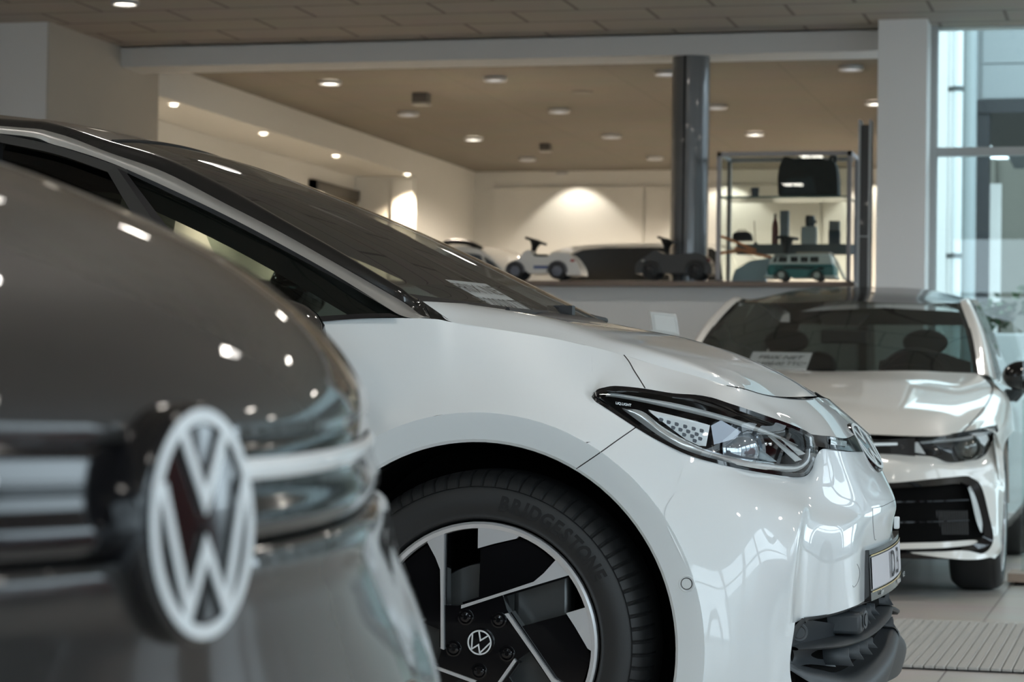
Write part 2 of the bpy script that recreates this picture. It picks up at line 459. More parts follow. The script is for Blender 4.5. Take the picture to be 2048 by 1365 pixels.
# ---------------------------------------------------------------- ceiling lamps
def downlight(px, py, z, lit, label, grp='round downlights in the rear ceiling', r=0.085, power=0):
    p = PZ(px, py, z)
    t = thing('downlight', (p.x, p.y, z), label, 'ceiling light', grp)
    q = MB(); q.lathe([(r * 0.78, 0.0), (r, 0.0), (r, -0.022), (r * 0.9, -0.03), (r * 0.78, -0.024), (r * 0.78, 0.0)], p, (0, 0, 1), 32); q.build('rim', M['lamprim'], t)
    q = MB(); q.lathe([(0.0001, -0.016), (r * 0.78, -0.016)], p, (0, 0, 1), 24); q.build('diffuser', M['lamp'] if lit else M['lampdim'], t)
    if power: spot('downlight_beam', (p.x, p.y, z - 0.05), (p.x, p.y, 0), power, (1, 0.86, 0.68), R(100), 0.8, 0.06)
    return t
DL = [(660, 162, 1, 'lit warm downlight nearest the beam, leftmost in the rear ceiling'),
      (817, 225, 0, 'unlit downlight beside the dark sensor box in the rear ceiling'),
      (947, 275, 1, 'warm yellowish downlight left of centre in the rear ceiling'),
      (990, 155, 0, 'unlit downlight close behind the beam, middle of the rear ceiling'),
      (1118, 219, 0, 'unlit downlight in the rear ceiling, below the round ceiling plate'),
      (1223, 270, 0, 'unlit downlight left of the round column at mid depth'),
      (1055, 316, 0, 'small unlit downlight far back, beside the second sensor box'),
      (1126, 344, 0, 'smallest downlight, hard against the back wall above the light scallop'),
      (1310, 314, 0, 'small unlit downlight just left of the round column far back'),
      (1333, 143, 0, 'downlight half hidden behind the left side of the round column'),
      (1433, 211, 0, 'unlit downlight touching the right side of the round column'),
      (1510, 265, 1, 'warm downlight above the glass display case'),
      (1702, 133, 0, 'large downlight near the white square column'),
      (1752, 203, 1, 'downlight cut off by the edge of the white square column')]
for px, py, lit, lb in DL: downlight(px, py, 3.185, lit, lb, None, 0.088 if py < 300 else 0.08)
for px, py, lb in ((348, 210, 'bright recessed spot at the near end of the niche ceiling'), (527, 268, 'bright recessed spot in the middle of the niche ceiling'),
                   (672, 313, 'half hidden recessed spot farther along the niche ceiling'), (815, 350, 'bright recessed spot at the far end of the niche ceiling')):
    p = PZ(px, py, 2.945)
    t = thing('recessed_spot', (p.x, p.y, 2.945), lb, 'ceiling light', 'recessed spots in the niche ceiling')
    q = MB(); q.lathe([(0.03, 0), (0.045, 0), (0.045, -0.01), (0.03, -0.006)], p, (0, 0, 1), 24); q.build('rim', M['lamprim'], t)
    q = MB(); q.lathe([(0.0001, -0.004), (0.034, -0.004)], p, (0, 0, 1), 20); q.build('bulb', mat('spot_bulb', (1, 1, 1), 0.5, emit=(1, 0.87, 0.66), es=22), t)
    spot('spot_beam', (p.x + 0.02, p.y, 2.90), (p.x - 0.16, p.y + 0.1, 0.6), 130, (1, 0.79, 0.55), R(110), 0.9, 0.03)
# wall washers that throw scallops on the back wall
for x in (-5.70, -4.15, -2.65):
    spot('wall_washer', (x, 24.0, 3.17), (x, 24.36, 2.22), 17, (1, 0.92, 0.77), R(94), 0.3, 0.03)
# warm light over the rear hall
for x, y in ((-5.2, 17.6), (-2.6, 18.2), (-5.0, 22.4), (-2.4, 22.4)):
    spot('rear_hall_beam', (x, y, 3.12), (x, y, 0), 230, (1, 0.86, 0.68), R(162 if y > 20 else 120), 0.5, 0.08)
# sensor boxes
for px, py, s, lb in ((843, 195, 0.075, 'small dark sensor box hanging from the rear ceiling, nearer one'), (1091, 296, 0.06, 'small dark sensor box hanging from the rear ceiling, farther one')):
    p = PZ(px, py - 8, 3.19)
    t = thing('ceiling_sensor', p, lb, 'sensor', 'ceiling sensors')
    q = MB(); q.bx(p.x - s * 0.8, p.x + s * 0.8, p.y - s * 0.8, p.y + s * 0.8, p.z - s, p.z); bevel(q.build('housing', mat('sensor_dark', (0.09, 0.085, 0.08), 0.5), t, smooth=False), 0.006)
    q = MB(); q.bx(p.x - s * 0.82, p.x + s * 0.82, p.y - s * 0.82, p.y + s * 0.82, p.z - s * 1.25, p.z - s); q.build('window', mat('sensor_face', (0.35, 0.33, 0.3), 0.4), t, smooth=False)
p = PZ(1165, 183, 3.19)
b = MB(); b.lathe([(0.0001, -0.012), (0.08, -0.012), (0.09, 0)], p, (0, 0, 1), 28); tag(b.build('ceiling_plate', mat('dark_plate', (0.16, 0.14, 0.12), 0.6), org=p), 'flat dark round plate in the rear ceiling', 'ceiling plate')
# square twin lamps of the main ceiling (seen above the cars as reflections)
def ceiling_lamp(x, y, lab, lit=True):
    t = thing('ceiling_lamp', (x, y, ZC), lab, 'ceiling light', 'square lamps of the main ceiling')
    q = MB(); q.bx(x - 0.13, x + 0.13, y - 0.13, y + 0.13, ZC - 0.03, ZC + 0.001); q.build('frame', M['lamprim'], t, smooth=False)
    q = MB()
    for k in (-1, 1): q.bx(x + k * 0.055 - 0.045, x + k * 0.055 + 0.045, y - 0.1, y + 0.1, ZC - 0.034, ZC - 0.028)
    q.build('diffuser', M['bright'], t, smooth=False)
    spot('ceiling_lamp_beam', (x, y, ZC - 0.06), (x, y, 0), 34, (1.0, 0.95, 0.89), R(150), 0.7, 0.12)
M['bright'] = mat('bright_lamp', (1, 1, 1), 0.5, emit=(1.0, 0.93, 0.83), es=26)
k = 0
for x in (-9.5, -6.6, -3.7, -0.8, 2.1):
    for y in (-1.6, 1.4, 4.4, 7.4, 10.4, 13.2):
        if x < -5 and y > 12: continue
        ceiling_lamp(x + (0.6 if int((y + 3) / 3) % 2 else 0), y, 'square twin ceiling lamp of the main showroom ceiling'); k += 1
p = PZ(250, 1, 3.18)
downlight(250, 1, 3.19, 1, 'lit downlight at the top edge of the picture, in the tiled main ceiling', None, 0.085)

# ribbed entrance mat
mt = thing('entrance_mat', PZ(1913, 1290, 0), 'ribbed grey entrance mat on the floor tiles, front right', 'mat')
mn, mf = PZ(1900, 1343, 0).y, PZ(1900, 1249, 0).y
x0 = PZ(1700, 1330, 0).x; x1 = PZ(2300, 1360, 0).x
q = MB(); q.bx(x0, x1, mn, mf, 0.0005, 0.006); q.build('backing', mat('mat_gap', (0.03, 0.03, 0.03), 0.8), mt, smooth=False)
RB = noise_bump(mat('mat_ribs', (0.46, 0.46, 0.44), 0.9), 260, 0.5, 0.003, var=0.3)
AL = mat('mat_rails', (0.58, 0.58, 0.56), 0.5, 0.2)
x = x0; q = MB(); q2 = MB()
while x < x1:
    q.bx(x, x + 0.0245, mn, mf, 0.004, 0.014); q2.bx(x + 0.0250, x + 0.0300, mn, mf, 0.004, 0.0125); x += 0.0345
q.build('carpet_ribs', RB, mt, smooth=False); q2.build('rails', AL, mt, smooth=False)
# ================================================================ white electric hatchback (centre)
HX, HY = -1.299, 5.59           # front axle / centre line; the car points along +X
E = thing('hatchback_car', (HX, HY, 0), 'white electric hatchback with black roof in the middle, price sheet behind its windscreen', 'car')
def mir(v): return Vector((v.x, 2 * HY - v.y, v.z))
def C(x, y, z): return Vector((HX + x, HY + y, z))
def T(t): return PY(*t) if t[1] > 30 else C(*t)      # (px, py, world Y) or (x, y, z) of the car
def rowsT(rows): return [[T(t) for t in r] for r in rows]
def both(mb, g, **k):
    mb.grid(g, **k)
    if not mb.joined and mb.twin is None: mb.twin = MB()
    (mb if mb.joined else mb.twin).grid([[mir(p) for p in r] for r in g], **k)

def arch(rad, y, a0, a1, n, z0=0.345):
    return [C(rad * math.sin(R(a0 + (a1 - a0) * i / n)), y, z0 + rad * math.cos(R(a0 + (a1 - a0) * i / n))) for i in range(n + 1)]
def ap(rad, y, a): return C(rad * math.sin(R(a)), y, 0.345 + rad * math.cos(R(a)))
RO, RI = 0.466, 0.408

# ---- side: door and fender up to the seam in front of the wheel
cols = [
 [C(-3.15, -0.66, 1.00), C(-3.2, -0.78, 0.86), C(-3.3, -0.80, 0.60), C(-3.3, -0.76, 0.30)],
 [C(-2.85, -0.78, 1.02), C(-2.85, -0.86, 0.86), C(-2.85, -0.895, 0.60), C(-2.85, -0.87, 0.26)],
 [C(-2.2, -0.80, 1.00), C(-2.2, -0.87, 0.85), C(-2.2, -0.90, 0.60), C(-2.2, -0.87, 0.24)],
 [C(-1.4, -0.80, 0.985), C(-1.4, -0.87, 0.85), C(-1.4, -0.90, 0.60), C(-1.4, -0.87, 0.24)],
 [C(-0.85, -0.80, 0.985), C(-0.85, -0.868, 0.85), C(-0.80, -0.90, 0.58), C(-0.62, -0.875, 0.24)],
]
side = [PY(600, 647, 4.80), PY(600, 760, 4.735), ap(RO + 0.02, -0.898, -72), ap(RO, -0.898, -100)]
cols.append(side)
fen = [
 [(640, 643, 4.80), (650, 740, 4.75), None, -62], [(740, 637, 4.805), (760, 735, 4.755), None, -36], [(860, 638, 4.815), (865, 735, 4.765), None, -15],
 [(905, 645, 4.83), (920, 738, 4.775), None, -5], [(1000, 660, 4.85), (1010, 745, 4.785), None, 7], [(1100, 676, 4.875), (1085, 760, 4.79), None, 16.5],
 [(1183, 694, 4.905), (1183, 794, 4.79), None, 23], ]
for a, bb, _, ang in fen:
    r0, r1 = T(a), T(bb); r3 = ap(RO, -0.898, ang)
    r2 = (r1 * 0.45 + r3 * 0.55) + Vector((0, 0.004, 0))
    cols.append([r0, r1, r2, r3])
g = surf([list(r) for r in zip(*cols)], 6, 6)
mb = MB(); both(mb, g)
# piece between the headlamp, the seam and the arch
seam0 = [(1248, 711, 4.93), (1290, 778, 4.84)]
low = [[T((1183, 797, 4.79)), None, ap(RO, -0.898, 23)], [T((1229, 828, 4.775)), None, ap(RO, -0.898, 25.5)], [T((1272, 856, 4.77)), None, ap(RO, -0.898, 28.5)]]
for r in low: r[1] = (r[0] + r[2]) / 2 + Vector((0, 0.002, 0))
low[0][1] = g[12][-1]; low[0][0] = g[6][-1]
both(mb, surf([list(r) for r in zip(*low)], 5, 5))
low_fix = g
up = [[g[0][-1], g[3][-1], g[6][-1]], [T((1215, 702, 4.917)), T((1220, 740, 4.87)), T((1205, 776, 4.80))], [T((1248, 711, 4.93)), T((1267, 740, 4.885)), T((1290, 778, 4.845))]]
upt = surf([list(r) for r in zip(*up)], 6, 6); both(mb, upt)
# tip filler along the upper left edge of the headlamp hole
# flare round the wheel opening
fl = [arch(RO + 0.002, -0.890, -100, 118, 60), arch(RO + 0.002, -0.8995, -100, 118, 60), arch(RO - 0.012, -0.899, -100, 118, 60), arch((RO + RI) / 2, -0.8965, -100, 118, 60), arch(RI + 0.006, -0.8935, -100, 118, 60), arch(RI, -0.888, -100, 118, 60), arch(RI + 0.004, -0.83, -100, 118, 60)]
flb = MB(); both(flb, fl)
fender = mb.build('fender', M['white'], E, sharp=30, merge=0.005, relax=3)

flare = flb.build('wheel_arch_flare', M['white'], E, sharp=25)
# ---- front bumper: strip above the headlamp, then the skin below it
mb = MB(True)
st = [
 [(1248, 711, 4.93), (1267, 740, 4.885), (1290, 778, 4.845)],
 [(1320, 733, 4.965), (1330, 757, 4.92), (1345, 787, 4.855)],
 [(1400, 755, 4.995), (1403, 772, 4.945), (1412, 793, 4.88)],
 [(1453, 771, 5.02), (1458, 783, 4.985), (1470, 811, 4.92)],
 [(1486, 777, 5.035), (1500, 796, 5.02), (1520, 828, 4.98)],
 [(1530, 791, 5.11), (1553, 820, 5.10), (1580, 849, 5.05)],
 [(1574, 797, 5.23), (1600, 831, 5.21), (1622, 869, 5.13)],
 [(1607, 799, 5.36), (1640, 834, 5.32), (1660, 873, 5.22)],
 [(1628, 797, 5.49), (1665, 836, 5.44), (1692, 877, 5.35)],
 [(1636, 795, 5.60), (1679, 828, 5.60), (1716, 866, 5.60)],
]
both(mb, surf([list(r) for r in zip(*rowsT(st))], 6, 6))
# lower skin
def af(a): return ap(RO, -0.898, a)
A1, A2, A3, A4, A5 = af(40), af(56), af(75), af(94), af(112)
def q(*t): return PY(*t)
mid = lambda a, b, k=0.5, off=0.0: a * (1 - k) + b * k + Vector((0, off, 0))
g1 = [[T((1272, 856, 4.77)), T((1316, 882, 4.768)), T((1375, 910, 4.785))], None, [af(28.5), A1, A2]]
g1[1] = [mid(a, bb, 0.5, 0.002) for a, bb in zip(g1[0], g1[2])]
both(mb, surf(g1, 6, 6))
cb = [
 [q(1375, 910, 4.785), mid(q(1375, 910, 4.785), A2, 0.55, 0.0), A2, A3, A4, A5, C(0.36, -0.885, 0.16)],
 [q(1440, 929, 4.835), q(1430, 967, 4.79), q(1428, 1030, 4.752), q(1455, 1150, 4.728), q(1470, 1290, 4.718), q(1470, 1400, 4.73), q(1440, 1500, 4.745)],
 [q(1500, 942, 4.93), q(1500, 975, 4.86), q(1500, 1030, 4.800), q(1520, 1150, 4.775), q(1528, 1290, 4.77), q(1530, 1400, 4.785), q(1500, 1500, 4.80)],
 [q(1560, 952, 5.03), q(1560, 990, 4.95), q(1550, 1020, 4.885), q(1570, 1125, 4.845), q(1562, 1245, 4.832), q(1560, 1350, 4.84), q(1560, 1450, 4.86)],
]
both(mb, surf([list(r) for r in zip(*cb)], 6, 6))
# inner part with the scooped air curtain; ends at the intake edge
cc = [
 [q(1560, 952, 5.03), q(1560, 990, 4.95), q(1550, 1020, 4.885), q(1570, 1125, 4.845), q(1562, 1245, 4.832)],
 [q(1598, 955, 5.11), q(1606, 998, 5.045), q(1600, 1032, 4.95), q(1592, 1106, 4.875), q(1578, 1246, 4.865)],
 [q(1619, 946, 5.155), q(1620, 1000, 5.075), q(1612, 1045, 4.98), q(1603, 1108, 4.93), q(1590, 1246, 4.915)],
 [q(1637, 905, 5.195), q(1645, 1005, 5.13), q(1640, 1050, 5.05), q(1632, 1110, 5.01), q(1612, 1238, 4.985)],
 [q(1655, 898, 5.215), q(1683, 1010, 5.215), q(1684, 1052, 5.15), q(1682, 1112, 5.12), q(1668, 1227, 5.10)],
 [q(1692, 904, 5.31), q(1712, 1013, 5.285), q(1716, 1050, 5.25), q(1716, 1112, 5.235), q(1712, 1212, 5.22)],
 [q(1708, 904, 5.38), q(1738, 1014, 5.36), q(1738, 1050, 5.345), q(1731, 1112, 5.335), q(1728, 1203, 5.325)],
 [q(1728, 904, 5.50), q(1775, 1004, 5.50), q(1772, 1045, 5.50), q(1765, 1101, 5.50), q(1760, 1190, 5.50)],
 [q(1740, 904, 5.60), q(1790, 997, 5.60), q(1786, 1040, 5.60), q(1779, 1096, 5.60), q(1774, 1183, 5.60)],
]
both(mb, surf([list(r) for r in zip(*cc)], 6, 6))
# chin below/left of the intake
cd = [[q(1562, 1245, 4.832), q(1560, 1350, 4.84), q(1560, 1450, 4.86)], [q(1590, 1246, 4.90), q(1580, 1342, 4.88), q(1600, 1430, 4.92)]]
both(mb, surf([list(r) for r in zip(*cd)], 6, 6))
bumper = mb.build('front_bumper', M['white'], E, sharp=40, merge=0.005, relax=5)

# ---- bonnet
hd = [
 [(845, 603, 4.85), (930, 607.5, 5.0), (1060, 626, 5.25), (1205, 645, 5.60)],
 [(878, 626, 4.842), (1000, 617.5, 5.0), (1105, 634, 5.27), (1240, 650.5, 5.60)],
 [(905, 645, 4.83), (1051, 626, 4.985), (1145, 642, 5.26), (1275, 657.5, 5.60)],
 [(1000, 660, 4.85), (1105, 641, 4.975), (1195, 651, 5.26), (1315, 665, 5.60)],
 [(1100, 676, 4.875), (1160, 660, 4.975), (1252, 665, 5.26), (1360, 674, 5.60)],
 [(1183, 694, 4.905), (1205, 676, 4.98), (1305, 680, 5.27), (1420, 690, 5.60)],
 [(1248, 711, 4.93), (1270, 693, 4.99), (1365, 697, 5.27), (1482, 711, 5.60)],
 [(1320, 733, 4.965), (1354, 719, 5.005), (1428, 718, 5.28), (1537, 735, 5.60)],
 [(1400, 755, 4.995), (1411, 741, 5.02), (1482, 743, 5.30), (1587, 761, 5.60)],
 [(1453, 771, 5.02), (1465, 765, 5.03), (1528, 770, 5.31), (1613, 778, 5.60)],
 [(1486, 777, 5.035), (1498, 783, 5.06), (1562, 794, 5.31), (1634, 793, 5.60)],
]
hr = [list(r) for r in zip(*rowsT(hd))]
mb = MB(True)
both(mb, surf(hr[:2], 6, 5)); both(mb, surf(hr[1:], 6, 6))
hood = mb.build('bonnet', M['white'], E, sharp=32, merge=0.004, relax=3)
# ---- panel gaps, drawn as thin dark channels in the seams
def gap(pts, r=0.0016):
    b = MB(); b.tube(cr(pts, 6), r, 6); return b
SKIN = [fender, flare, bumper, hood]
def seam(pts, r, n=6):
    w = cr2(pts, n); out = []
    for x, y in w:
        h = onsurf(SKIN, x, y, 0.0002)
        if h: out.append(h[0])
    return out
b = MB()
b.tube(seam([(1248, 711), (1258, 724), (1267, 740), (1279, 759), (1290, 777)], 0), 0.0013, 6)
b.tube(seam([(1271, 856), (1235, 881), (1200, 906), (1153, 938)], 0), 0.0011, 6)
b.tube(seam([(1453, 772), (1486, 778), (1530, 791), (1574, 798), (1607, 800), (1626, 799)], 0), 0.0012, 6)
b.tube([p + Vector((0, 0.1, 0.0)) * 0 for p in seam([(1745, 1017), (1762, 1014), (1780, 1006), (1795, 997)], 0)], 0.0006, 6)
b.tube(seam([(1745, 1017), (1746, 1050), (1749, 1078), (1752, 1080)], 0), 0.0005, 6)
b.build('panel_gap', M['seal'], E)
b = MB(); pc = q(1790, 1046, 5.55)
b.box(pc + Vector((0.004, 0, 0)), (0.012, 0.018, 0.028)); bevel(b.build('tow_cover_latch', M['white'], E), 0.003)
# tow eye cover and parking sensors
b = MB()
b.tube(seam([(1714, 1129), (1718, 1138), (1719, 1150), (1715, 1166), (1708, 1175), (1705, 1172)], 0), 0.0005, 5)
b.build('tow_eye_cover', M['seal'], E)
def sensor(p, nrm, r, m, name='parking_sensor'):
    b = MB(); b.lathe([(r * 1.65, 0.0), (r * 1.65, 0.0015), (r * 1.5, 0.0022), (r * 1.05, 0.001), (r, 0.0012), (r * 0.98, 0.003), (0.0001, 0.003)], p, nrm, 28)
    s = b.build(name, m, E)
    b = MB(); b.lathe([(r * 1.0, 0.0028), (r * 1.12, 0.0034), (r * 1.12, 0.001)], p, nrm, 28); b.build('sensor_ring', M['seal'], s); return s
_h = onsurf(SKIN, 1374, 1168); sensor(_h[0], _h[2], 0.0105, M['white'])

# ---- wheel housing
b = MB()
g = [arch(0.405, -0.875, -110, 118, 40), arch(0.42, -0.72, -110, 118, 40), arch(0.42, -0.50, -110, 118, 40)]
both(b, g)
for s in (-1, 1):
    pts = arch(0.42, -0.50, -110, 118, 40)
    if s > 0: pts = [mir(p) for p in pts]
    (b if s < 0 else b.twin).add(pts + [pts[0] * 0.5 + pts[-1] * 0.5], [(i, i + 1, len(pts)) for i in range(len(pts) - 1)])
b.build('wheel_housing', M['blackmatte'], E)
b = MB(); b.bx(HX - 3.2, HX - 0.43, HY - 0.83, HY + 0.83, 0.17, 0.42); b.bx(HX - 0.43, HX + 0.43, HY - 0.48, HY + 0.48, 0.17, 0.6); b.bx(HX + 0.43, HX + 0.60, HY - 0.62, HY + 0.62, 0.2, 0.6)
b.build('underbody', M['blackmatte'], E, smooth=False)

# ---- greenhouse. lines from nose to tail
wl = [(862, 638, 4.83), (841, 630, 4.85), (813, 609, 4.87), (780, 589, 4.88), (670, 526, 4.92), (560, 464, 4.955), (450, 407, 4.985), (330, 345, 5.015), (220, 306, 5.04), (110, 266, 5.055), (0, 252, 5.065)]
wlo = [(858, 638.5, 4.825), (828, 637, 4.826), (799, 630, 4.83), (760, 607, 4.845), (670, 554, 4.882), (560, 490, 4.922), (450, 431, 4.957), (330, 374, 4.99), (220, 325, 5.018), (110, 290, 5.035), (0, 267, 5.046)]
tail_u = [C(-1.9, -0.525, 1.500), C(-2.5, -0.54, 1.42), C(-3.0, -0.58, 1.25)]
tail_l = [C(-1.9, -0.545, 1.480), C(-2.5, -0.56, 1.39), C(-3.0, -0.60, 1.2)]
WU = [T(t) for t in wl] + tail_u; WL = [T(t) for t in wlo] + tail_l
mid_ = [(a + c) / 2 + Vector((0, -0.006, 0.003)) for a, c in zip(WU, WL)]
mb = MB(); both(mb, surf([WU, mid_, WL], 6, 4)); both(mb, surf([WL, [p + Vector((0, 0.03, -0.005)) for p in WL]], 6, 1))
mb.build('roof_rail_trim', M['silver'], E)
# black band between trim and glass
be = [(834, 597, 4.885), (822, 592, 4.89), (800, 574, 4.90), (780, 563, 4.905), (670, 497, 4.95), (560, 435, 4.985), (450, 371, 5.02), (330, 314, 5.055), (225, 283, 5.085), (110, 249, 5.12), (0, 240, 5.14)]
BE = [T(t) for t in be] + [C(-1.9, -0.45, 1.525), C(-2.5, -0.46, 1.45), C(-3.0, -0.5, 1.28)]
md = [(a * 0.5 + c * 0.5) + Vector((0, -0.004, 0.010)) for a, c in zip(WU, BE)]
mb = MB(); both(mb, surf([[p + Vector((0, 0.004, -0.004)) for p in WU], md, BE], 6, 4)); 
# foot of the pillar: black wedge between trim and bonnet
ft = [[T((834, 597, 4.885)), T((846, 604, 4.853)), T((905, 645, 4.833))], [T((813, 609, 4.872)), T((841, 630, 4.852)), T((862, 638, 4.832))]]
both(mb, surf(ft, 5, 4))
mb.build('roof_pillar', M['blackpaint'], E, sharp=50)
# windscreen and roof, from band edge over the centre line
def across(edge, crown_z, yc=HY):
    """row of points from near edge to its mirror, with crown"""
    return edge
NB = len(BE)
zc_of = [0.0] * NB
ctr = [T(t) for t in [(1205, 645, 5.6), (1150, 617, 5.6), (1085, 585, 5.6), (1055, 570, 5.6), (905, 498, 5.6), (772, 438, 5.6), (640, 384, 5.6), (500, 331, 5.6), (396, 303, 5.6), (255, 270.5, 5.6), (120, 248, 5.6)]] + [C(-1.9, 0, 1.565), C(-2.5, 0, 1.50), C(-3.0, 0, 1.34)]
def arcrow(a, c, s):
    y = a.y + (c.y - a.y) * s
    k = 1 - (1 - s) ** 2.2
    return Vector((a.x + (c.x - a.x) * (1 - (1 - s) ** 1.9), y, a.z + (c.z - a.z) * k))
rows = [[arcrow(a, c, s) for a, c in zip(BE, ctr)] for s in (0, 0.12, 0.3, 0.55, 0.8, 1.0)]
full = rows + [[mir(p) for p in r] for r in rows[-2::-1]]
gf = surf(full, 6, 3)
SPL = 8 * 6
gw = [r[:SPL + 1] for r in gf]; gr = [r[SPL:] for r in gf]
mb = MB(); mb.grid(gw); wscr = mb.build('windscreen', M['screen'], E, sharp=60)
mb = MB(); mb.grid(gr); mb.build('roof', M['blackpaint'], E, sharp=60)
b = MB(); b.tube([r[SPL] + Vector((0, 0, 0.001)) for r in gf], 0.0035, 6); b.build('roof_seam', M['seal'], E)
# black edge strip of the windscreen base
b = MB()
base = [r[0] for r in gf]
b.grid([[p + Vector((-0.02, 0, 0.010)) for p in base], [p + Vector((0.0, 0, 0.0)) for p in base], [p + Vector((0.035, 0, -0.03)) for p in base]])
b.build('scuttle', M['seal'], E)
# wiper arm and washer at the foot of the screen
b = MB(); b.tube(cr([T((1015, 620, 5.05)), T((1060, 624, 5.2)), T((1110, 628, 5.38)), T((1150, 634, 5.5))], 5), 0.006, 6)
b.tube(cr([T((1105, 626, 5.42)), T((1120, 622, 5.46)), T((1140, 632, 5.5)), T((1180, 636, 5.66)), T((1210, 642, 5.8))], 5), [0.012] * 6 + [0.016] * 5 + [0.008] * 10, 8)
b.box(T((1122, 624, 5.45)), (0.06, 0.03, 0.028)); b.tube(cr([T((1150, 631, 5.62)), T((1180, 632, 5.75)), T((1204, 641, 5.9))], 5), 0.005, 6)
b.build('wiper', M['seal'], E)

# ---- side glazing: front door glass, quarter glass, divider, black surround
def band(pts, y_in): return [p + Vector((0, y_in, 0)) for p in pts]
sill = [(858, 639, 4.828), (800, 635.5, 4.812), (720, 638.5, 4.806), (625, 646, 4.805), (560, 652, 4.805), (470, 657, 4.805), (370, 662, 4.805), (250, 668, 4.805), (120, 674, 4.805), (0, 680, 4.805)]
SI = [T(t) for t in sill]
wlb = [(858, 638.5, 4.83), (808, 637, 4.838), (770, 615, 4.848), (700, 573, 4.872), (620, 525, 4.90), (540, 479, 4.93), (450, 432, 4.96), (330, 376, 4.99), (165, 308, 5.03), (0, 268, 5.046)]
WB = [T(t) for t in wlb]
def lerp_row(s, off=0.0): return [a * (1 - s) + c * s + Vector((0, 0.018 + off - 0.012 * math.sin(PI * s), 0)) for a, c in zip(SI, WB)]
g = surf([lerp_row(s) for s in (0, 0.33, 0.66, 1)], 6, 3)
SP = 7 * 6 + 3
mb = MB(); both(mb, [r[:SP + 1] for r in g]); mb.build('quarter_window', M['tint'], E, sharp=70)
mb = MB(); both(mb, [r[SP:] for r in g]); fdw = mb.build('front_door_window', M['privacy'], E, sharp=70); TWIN[fdw].data.materials[0] = M['tint']
rdw = [[a * (1 - s) + c * s for a, c in zip([C(-1.42, -0.785, 0.985), C(-2.0, -0.79, 1.0), C(-2.6, -0.76, 1.03), C(-3.1, -0.68, 1.05)], [WL[-4]] + tail_l)] for s in (0, 0.5, 1)]
mb = MB(); both(mb, surf(rdw, 4, 3)); mb.build('rear_door_window', M['privacy'], E, sharp=70)
def onsill(px, py, Y): return PY(px, py, Y)
b = MB()
def strip(lo, hi, name, m):
    b = MB(); both(b, surf([lo, hi], 5, 2)); o = b.build(name, m, E); return o
# divider pillar
dl = [PY(234, 336, 5.00), PY(300, 432, 4.955), PY(350, 504, 4.92), PY(420, 610, 4.86), PY(455, 660, 4.81)]
dr = [PY(252, 345, 5.00), PY(318, 432, 4.955), PY(372, 504, 4.92), PY(448, 608, 4.86), PY(490, 656, 4.81)]
dl2 = [PY(214, 342, 5.008), PY(262, 424, 4.965), PY(305, 492, 4.925), PY(365, 600, 4.87), PY(396, 664, 4.82)]
strip(dl2, dl, 'divider_pillar', mat('pillar_grey', (0.03, 0.031, 0.03), 0.35, coat=0.3)); strip(dl, dr, 'divider_seal', M['seal'])
# upper frame band of the door glass and lower sill band
ul = [PY(0, 285, 5.035), PY(110, 308, 5.025), PY(215, 344, 5.005), PY(240, 354, 5.0)]
uu = [PY(0, 268, 5.04), PY(110, 291, 5.03), PY(232, 331, 5.008), PY(262, 345, 5.0)]
strip(ul, uu, 'door_frame', mat('door_frame_grey', (0.035, 0.036, 0.035), 0.35, coat=0.4))
sl = [PY(800, 634, 4.80), PY(720, 637, 4.796), PY(625, 645, 4.795), PY(500, 655, 4.795), PY(300, 666, 4.795), PY(0, 680, 4.795)]
su = [PY(780, 627, 4.815), PY(720, 628, 4.812), PY(625, 634, 4.81), PY(500, 643, 4.81), PY(300, 655, 4.81), PY(0, 668, 4.81)]
strip(sl, su, 'window_sill_trim', M['seal'])
ql = [PY(795, 627, 4.835), PY(670, 557, 4.882), PY(560, 497, 4.922), PY(450, 440, 4.955), PY(330, 382, 4.985), PY(258, 348, 5.0)]
qu = [PY(800, 631, 4.83), PY(670, 550, 4.880), PY(560, 488, 4.920), PY(450, 430, 4.953), PY(330, 373, 4.985), PY(252, 338, 5.0)]
strip(ql, qu, 'window_frame_seal', M['seal'])
# ---- cabin
for s_ in (0, 1):
    tr = [p + Vector((0, 0.05, -0.01)) for p in WL[1:12]]; tr2 = [p + Vector((-0.02, 0.045, -0.06)) for p in WL[1:12]]; tr0 = [p + Vector((0, 0.16, 0.03)) for p in WL[1:12]]
    gg = surf([tr0, tr, tr2], 5, 2)
    b = MB(); b.grid(gg if s_ == 0 else [[mir(p) for p in r] for r in gg]); b.build('headliner', M['cabin'], E)
b = MB()
b.bx(HX - 2.6, HX - 0.45, HY - 0.70, HY + 0.70, 0.42, 0.5)
b.grid(surf([[C(-0.25, y, 0.95), C(-0.10, y, 1.0), C(-0.02, y, 0.99)] for y in (-0.72, -0.3, 0.3, 0.72)], 4, 4))
b.grid(surf([[C(-0.25, y, 0.95), C(-0.33, y, 0.92), C(-0.38, y, 0.80), C(-0.30, y, 0.6)] for y in (-0.7, 0, 0.7)], 4, 4))
b.build('dashboard', M['cabin'], E)
b = MB(); b.grid(surf([[C(-0.40, y, 0.99), C(-0.44, y, 1.005), C(-0.47, y, 0.98), C(-0.42, y, 0.90)] for y in (0.22, 0.40, 0.58)], 4, 4))
b.build('binnacle', M['cabin'], E)
